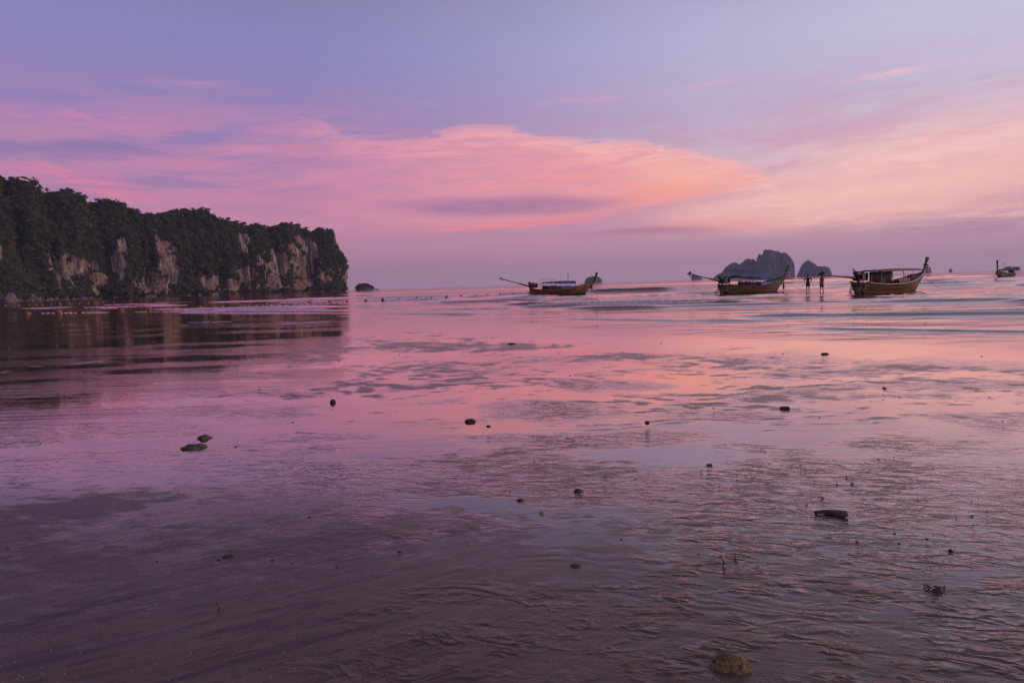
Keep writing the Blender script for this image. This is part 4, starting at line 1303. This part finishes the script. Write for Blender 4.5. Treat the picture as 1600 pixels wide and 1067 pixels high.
for lst, lab, grp, k0 in ((NEARB, 'orange float, {} from the left in the nearer buoy line', 'floats of the nearer buoy line', 1.0),
                          (FARB, 'small pale float, {} from the left in the farther buoy line', 'floats of the farther buoy line', 1.35)):
    for i, (x, y) in enumerate(lst):
        if proto is None:
            proto = o = fm.build('buoy', buoy_mat, None, True)
            rg = MB().tube([(.05 * math.cos(a), 0, .225 + .05 * math.sin(a)) for a in [k * math.pi / 5 for k in range(11)]], .014, 6).build('ring', ring_mat, o)
        else:
            o = proto.copy(); COL.objects.link(o)
            r2 = rg.copy(); COL.objects.link(r2); r2.parent = o
        s_ = k0 * (.85 + .12 * math.sin(i * 2.3))
        o.location = (x, y, sea_z(x, y) + .06); o.scale = (s_,) * 3; o.rotation_euler = (.15 * math.sin(i * 1.7), .2 * math.cos(i * 2.9), i * .7)
        tag(o, lab.format(ORD[i]), 'buoy', grp)

# ------------------------------------------------------------------ things lying on the sand
moss = mat('mossy_stone', (.30, .23, .105), .8, .5, 45, 1.0, c2=(.06, .045, .025))
dark_st = mat('dark_stone', (.040, .033, .030), .7, .4, 25, .6)
olive_st = mat('weedy_stone', (.085, .075, .035), .75, .5, 22, .8, c2=(.025, .022, .014))
wood = mat('driftwood', (.075, .058, .046), .75, .4, 20, .6, stretch=(.3, 1, 1))
shell_m = mat('shell', (.30, .25, .20), .45, .35, 25, .2)
weed_m = mat('seaweed', (.060, .040, .028), .6, .4, 20, .2)


def stone(name, x, y, s, seed, m_, label, cat, n=14, rot=0.0, rough=.28, sink=.30):
    z = ground_z(x, y) - s[2] * sink
    o = stone_mesh(MB(), (0, 0, 0), s, seed, n, rough, Matrix.Rotation(rot, 3, 'Z')).build(name, m_, None, True)
    o.location = (x, y, z)
    return tag(o, label, cat)


stone('stone', .722, 2.262, (.150, .10, .055), 7, moss, 'rounded mossy stone in the right foreground sand', 'stone', 26, -.25, .24)
stone('stone', -2.815, 5.86, (.225, .20, .050), 17, olive_st, 'larger weedy stone of the pair on the left sand', 'stone', 16, .2, .4)
stone('stone', -2.88, 6.25, (.14, .12, .048), 19, olive_st, 'smaller weedy stone behind its larger twin on the left sand', 'stone', 14, .2, .4)
stone('stone', -.434, 6.66, (.115, .09, .040), 23, dark_st, 'dark jagged stone on the pink mirrored sand near the middle', 'stone', 14, .3, .55)
stone('stone', -2.163, 8.08, (.075, .07, .050), 29, dark_st, 'small dark knobbly stone on the left-centre wet sand', 'stone', 12, .0, .6)
stone('stone', 1.26, 6.38, (.05, .045, .032), 31, dark_st, 'small dark stone right of centre on the sand', 'stone', 10, .0, .4)
stone('stone', .0, 15.4, (.19, .16, .045), 37, dark_st, 'flat dark stone near the water edge, top centre of the sand', 'stone', 10, .0, .5)
stone('stone', 5.387, 11.7, (.13, .10, .04), 41, dark_st, 'small dark stone near the water edge at right', 'stone', 10, .0, .5)
stone('stone', 4.368, 7.96, (.055, .05, .028), 43, dark_st, 'tiny dark stone on the bright sand at right', 'stone', 9, .0, .4)
stone('stone', -.25, 6.42, (.05, .04, .02), 47, dark_st, 'small dark pebble just right of the jagged dark stone', 'stone', 9, .0, .4)
stone('stone', .40, 4.29, (.07, .06, .020), 53, olive_st, 'low weedy stone on the rippled sand in the middle foreground', 'stone', 12, .0, .5)
stone('stone', .146, 3.90, (.032, .03, .018), 59, shell_m, 'small pale pebble on a ripple in the middle foreground', 'stone', 10)
stone('stone', .02, 4.14, (.05, .045, .018), 61, dark_st, 'dark pebble on a ripple crest, left of the pale pebble', 'stone', 10)
stone('stone', .268, 3.14, (.055, .04, .012), 67, weed_m, 'brown pebble on a low sand hump in the middle foreground', 'stone', 10)
stone('stone', 2.076, 3.18, (.028, .026, .018), 71, dark_st, 'small round dark pebble in the right foreground', 'stone', 9)
stone('stone', -1.478, 3.38, (.065, .05, .010), 73, dark_st, 'flat dark stone half sunk in the smooth left foreground', 'stone', 10)
# flat driftwood, thick at the right end
dw = MB(); rows = []
for i in range(13):
    u = i / 12; w = .012 + .024 * sst(.25, .75, np.array(u)).item() * (1 - .5 * max(0, (u - .8) / .2)) ; c_ = .016 * math.sin(u * 5)
    rows.append([(-.082 + .164 * u, c_ - w, .004), (-.082 + .164 * u, c_ - w * .4, .013 + .008 * u), (-.082 + .164 * u, c_ + w * .5, .012 + .008 * u), (-.082 + .164 * u, c_ + w, .003)])
o = dw.sheet(rows, .012).build('driftwood', wood, None, True); o.location = (1.749, 3.72, ground_z(1.749, 3.72) + .004); o.rotation_euler.z = -.12
tag(o, 'flat dark piece of driftwood on the sand at right', 'driftwood')
o = MB().box((0, 0, .012), (.10, .035, .028), taper=.85, bev=.25).build('bark_piece', wood); o.location = (2.758, 6.87, ground_z(2.758, 6.87)); o.rotation_euler.z = -.15
tag(o, 'dark block of bark on the wet sand at right', 'bark')
o = MB().tube([(0, 0, -.01), (.006, 0, .022), (-.010, .0, .050)], [.008, .009, .005], 8).build('coral_stub', shell_m, None, True); o.location = (.957, 3.10, ground_z(.957, 3.10))
tag(o, 'pale upright coral stub beside a shell in the right foreground', 'coral')


def shell(loc, s, label):
    pr_ = []
    vs_ = []; fs_ = []; n = 10; m2 = 30
    for i in range(m2):
        u = i / (m2 - 1); a_ = u * 4 * math.pi; R_ = .012 + .35 * u ** 1.5; rad_ = .02 + .30 * u ** 1.5
        cx, cy, cz = R_ * math.cos(a_), R_ * math.sin(a_), .9 * (1 - u)
        for k in range(n):
            b_ = 2 * math.pi * k / n
            vs_.append(((cx + rad_ * math.cos(b_) * math.cos(a_)) * s, (cy + rad_ * math.cos(b_) * math.sin(a_)) * s, (cz + rad_ * math.sin(b_)) * s))
    for i in range(m2 - 1):
        for k in range(n): fs_.append((i * n + k, i * n + (k + 1) % n, (i + 1) * n + (k + 1) % n, (i + 1) * n + k))
    fs_.append(tuple(range(n)))
    o_ = MB().add(vs_, fs_).build('sea_shell', shell_m, None, True)
    o_.location = (*loc, ground_z(*loc) + .45 * s); o_.rotation_euler = (1.3, .2, .7)
    tag(o_, label, 'shell')


shell((1.035, 3.17), .026, 'small spiral shell behind the pale coral stub in the right foreground')
# seaweed clump
sw_ = MB()
for k in range(16):
    a = random.uniform(0, 6.28); r0 = random.uniform(0, .03); ln = random.uniform(.02, .045)
    c0 = Vector((r0 * math.cos(a) * 1.5, r0 * math.sin(a), .004)); d = Vector((math.cos(a + 1), math.sin(a + 1) * .6, 0))
    rows = [[c0 + d * ln * q / 4 + Vector((0, 0, .009 * math.sin(math.pi * q / 4) * random.uniform(.4, 1))) + Vector((-d.y, d.x, 0)) * g * .005 for g in (-1, 1)] for q in range(5)]
    sw_.sheet(rows, .002)
o = sw_.build('seaweed', weed_m, None, True); o.location = (1.751, 2.785, ground_z(1.751, 2.785)); tag(o, 'brown frilly seaweed clump in the right foreground', 'seaweed')
o = MB().tube([(0, 0, -.01), (.002, 0, .02), (-.004, 0, .034), (-.010, 0, .036)], [.003, .003, .003, .004], 6).build('twig', wood, None, True)
o.location = (-1.271, 2.78, ground_z(-1.271, 2.78)); tag(o, 'thin dark twig standing in the left foreground sand', 'twig')
o = MB().tube([(-.012, 0, .004), (.01, .0, .006), (.03, .004, .005)], [.006, .008, .005], 8).build('drift_stick', wood, None, True)
o.location = (1.385, 4.82, ground_z(1.385, 4.82)); tag(o, 'short dark stick on the rippled sand right of centre', 'stick')

# shell grit, and dark clods of sand and weed: too many to count
n = 9000
yy = 1.9 + 4.2 * RNG.random(n) ** 1.7; xx = (RNG.random(n) * 2 - 1) * yy * .95
den = sst(-.25, .5, fbm(xx / .5, yy / .3, 401, 2) - .18 * xx + .25) * (.35 + .65 * sst(4.6, 2.8, yy))
kp = RNG.random(n) < den; xx, yy = xx[kp], yy[kp]; n = len(xx)
zz_ = sand_height(xx, yy)[0]
sz = .0018 + .0036 * RNG.random(n) ** 3
tet = np.array([(1, 0, -.1), (-.5, .87, -.1), (-.5, -.87, -.1), (0, 0, .6)])
ang = RNG.random(n) * 6.28
ca2, sa2 = np.cos(ang), np.sin(ang)
V = np.stack([np.stack([xx + sz * (t[0] * ca2 - t[1] * sa2), yy + sz * (t[0] * sa2 + t[1] * ca2), zz_ + sz * t[2]], -1) for t in tet], 1).reshape(-1, 3)
F = (np.arange(n)[:, None, None] * 4 + np.array([(0, 1, 3), (1, 2, 3), (2, 0, 3)])[None]).reshape(-1, 3)
grit_m = mat('shell_grit', (.42, .34, .28), .5, .5, 90)
tag(mesh_np('shell_grit', V, F, grit_m, smooth=False), 'scatter of tiny broken shells over the foreground sand', kind='stuff')

n = 900
yy = 3.2 + 15 * RNG.random(n) ** 1.5; xx = (RNG.random(n) * 2 - 1) * yy * .8
s0 = shore_s(xx, yy); kp = (s0 < -1.5) & (RNG.random(n) < sst(-.3, .6, fbm(xx / 2.2, yy / 1.1, 411, 2) + .1)); xx, yy = xx[kp], yy[kp]; n = len(xx)
zz_ = sand_height(xx, yy)[0]
octv = np.array([(1, 0, 0), (.3, .9, 0), (-.9, .4, 0), (-.6, -.8, 0), (.5, -.85, 0), (.05, .1, .8)])
sz = (.003 + .010 * RNG.random(n) ** 3) * (.6 + yy * .07); ang = RNG.random(n) * 6.28; ca2, sa2 = np.cos(ang), np.sin(ang)
V = np.stack([np.stack([xx + sz * (t[0] * ca2 - t[1] * sa2) * 1.3, yy + sz * (t[0] * sa2 + t[1] * ca2), zz_ - .001 + sz * t[2]], -1) for t in octv], 1).reshape(-1, 3)
F = (np.arange(n)[:, None, None] * 6 + np.array([(0, 1, 5), (1, 2, 5), (2, 3, 5), (3, 4, 5), (4, 0, 5)])[None]).reshape(-1, 3)
tag(mesh_np('sand_clods', V, F, dark_st, smooth=False), 'dark specks of pebble and weed strewn over the wet sand', kind='stuff')

# ------------------------------------------------------------------ sea haze
hv = [(-7600, -400, -3), (7600, -400, -3), (7600, 7600, -3), (-7600, 7600, -3), (-7600, -400, 215), (7600, -400, 215), (7600, 7600, 215), (-7600, 7600, 215)]
hf = [(0, 3, 2, 1), (4, 5, 6, 7), (0, 1, 5, 4), (1, 2, 6, 5), (2, 3, 7, 6), (3, 0, 4, 7)]
hm = bpy.data.materials.new('haze'); hm.use_nodes = True
hn = hm.node_tree; hn.nodes.clear()
pv = hn.nodes.new('ShaderNodeVolumePrincipled'); pv.inputs['Color'].default_value = (.64, .74, 1.0, 1)
pv.inputs['Density'].default_value = 9.5e-5; pv.inputs['Anisotropy'].default_value = .1
ho = hn.nodes.new('ShaderNodeOutputMaterial'); hn.links.new(pv.outputs[0], ho.inputs['Volume'])
haze = MB().add(hv, hf).build('haze', hm); tag(haze, 'thin evening haze over the bay', kind='stuff')
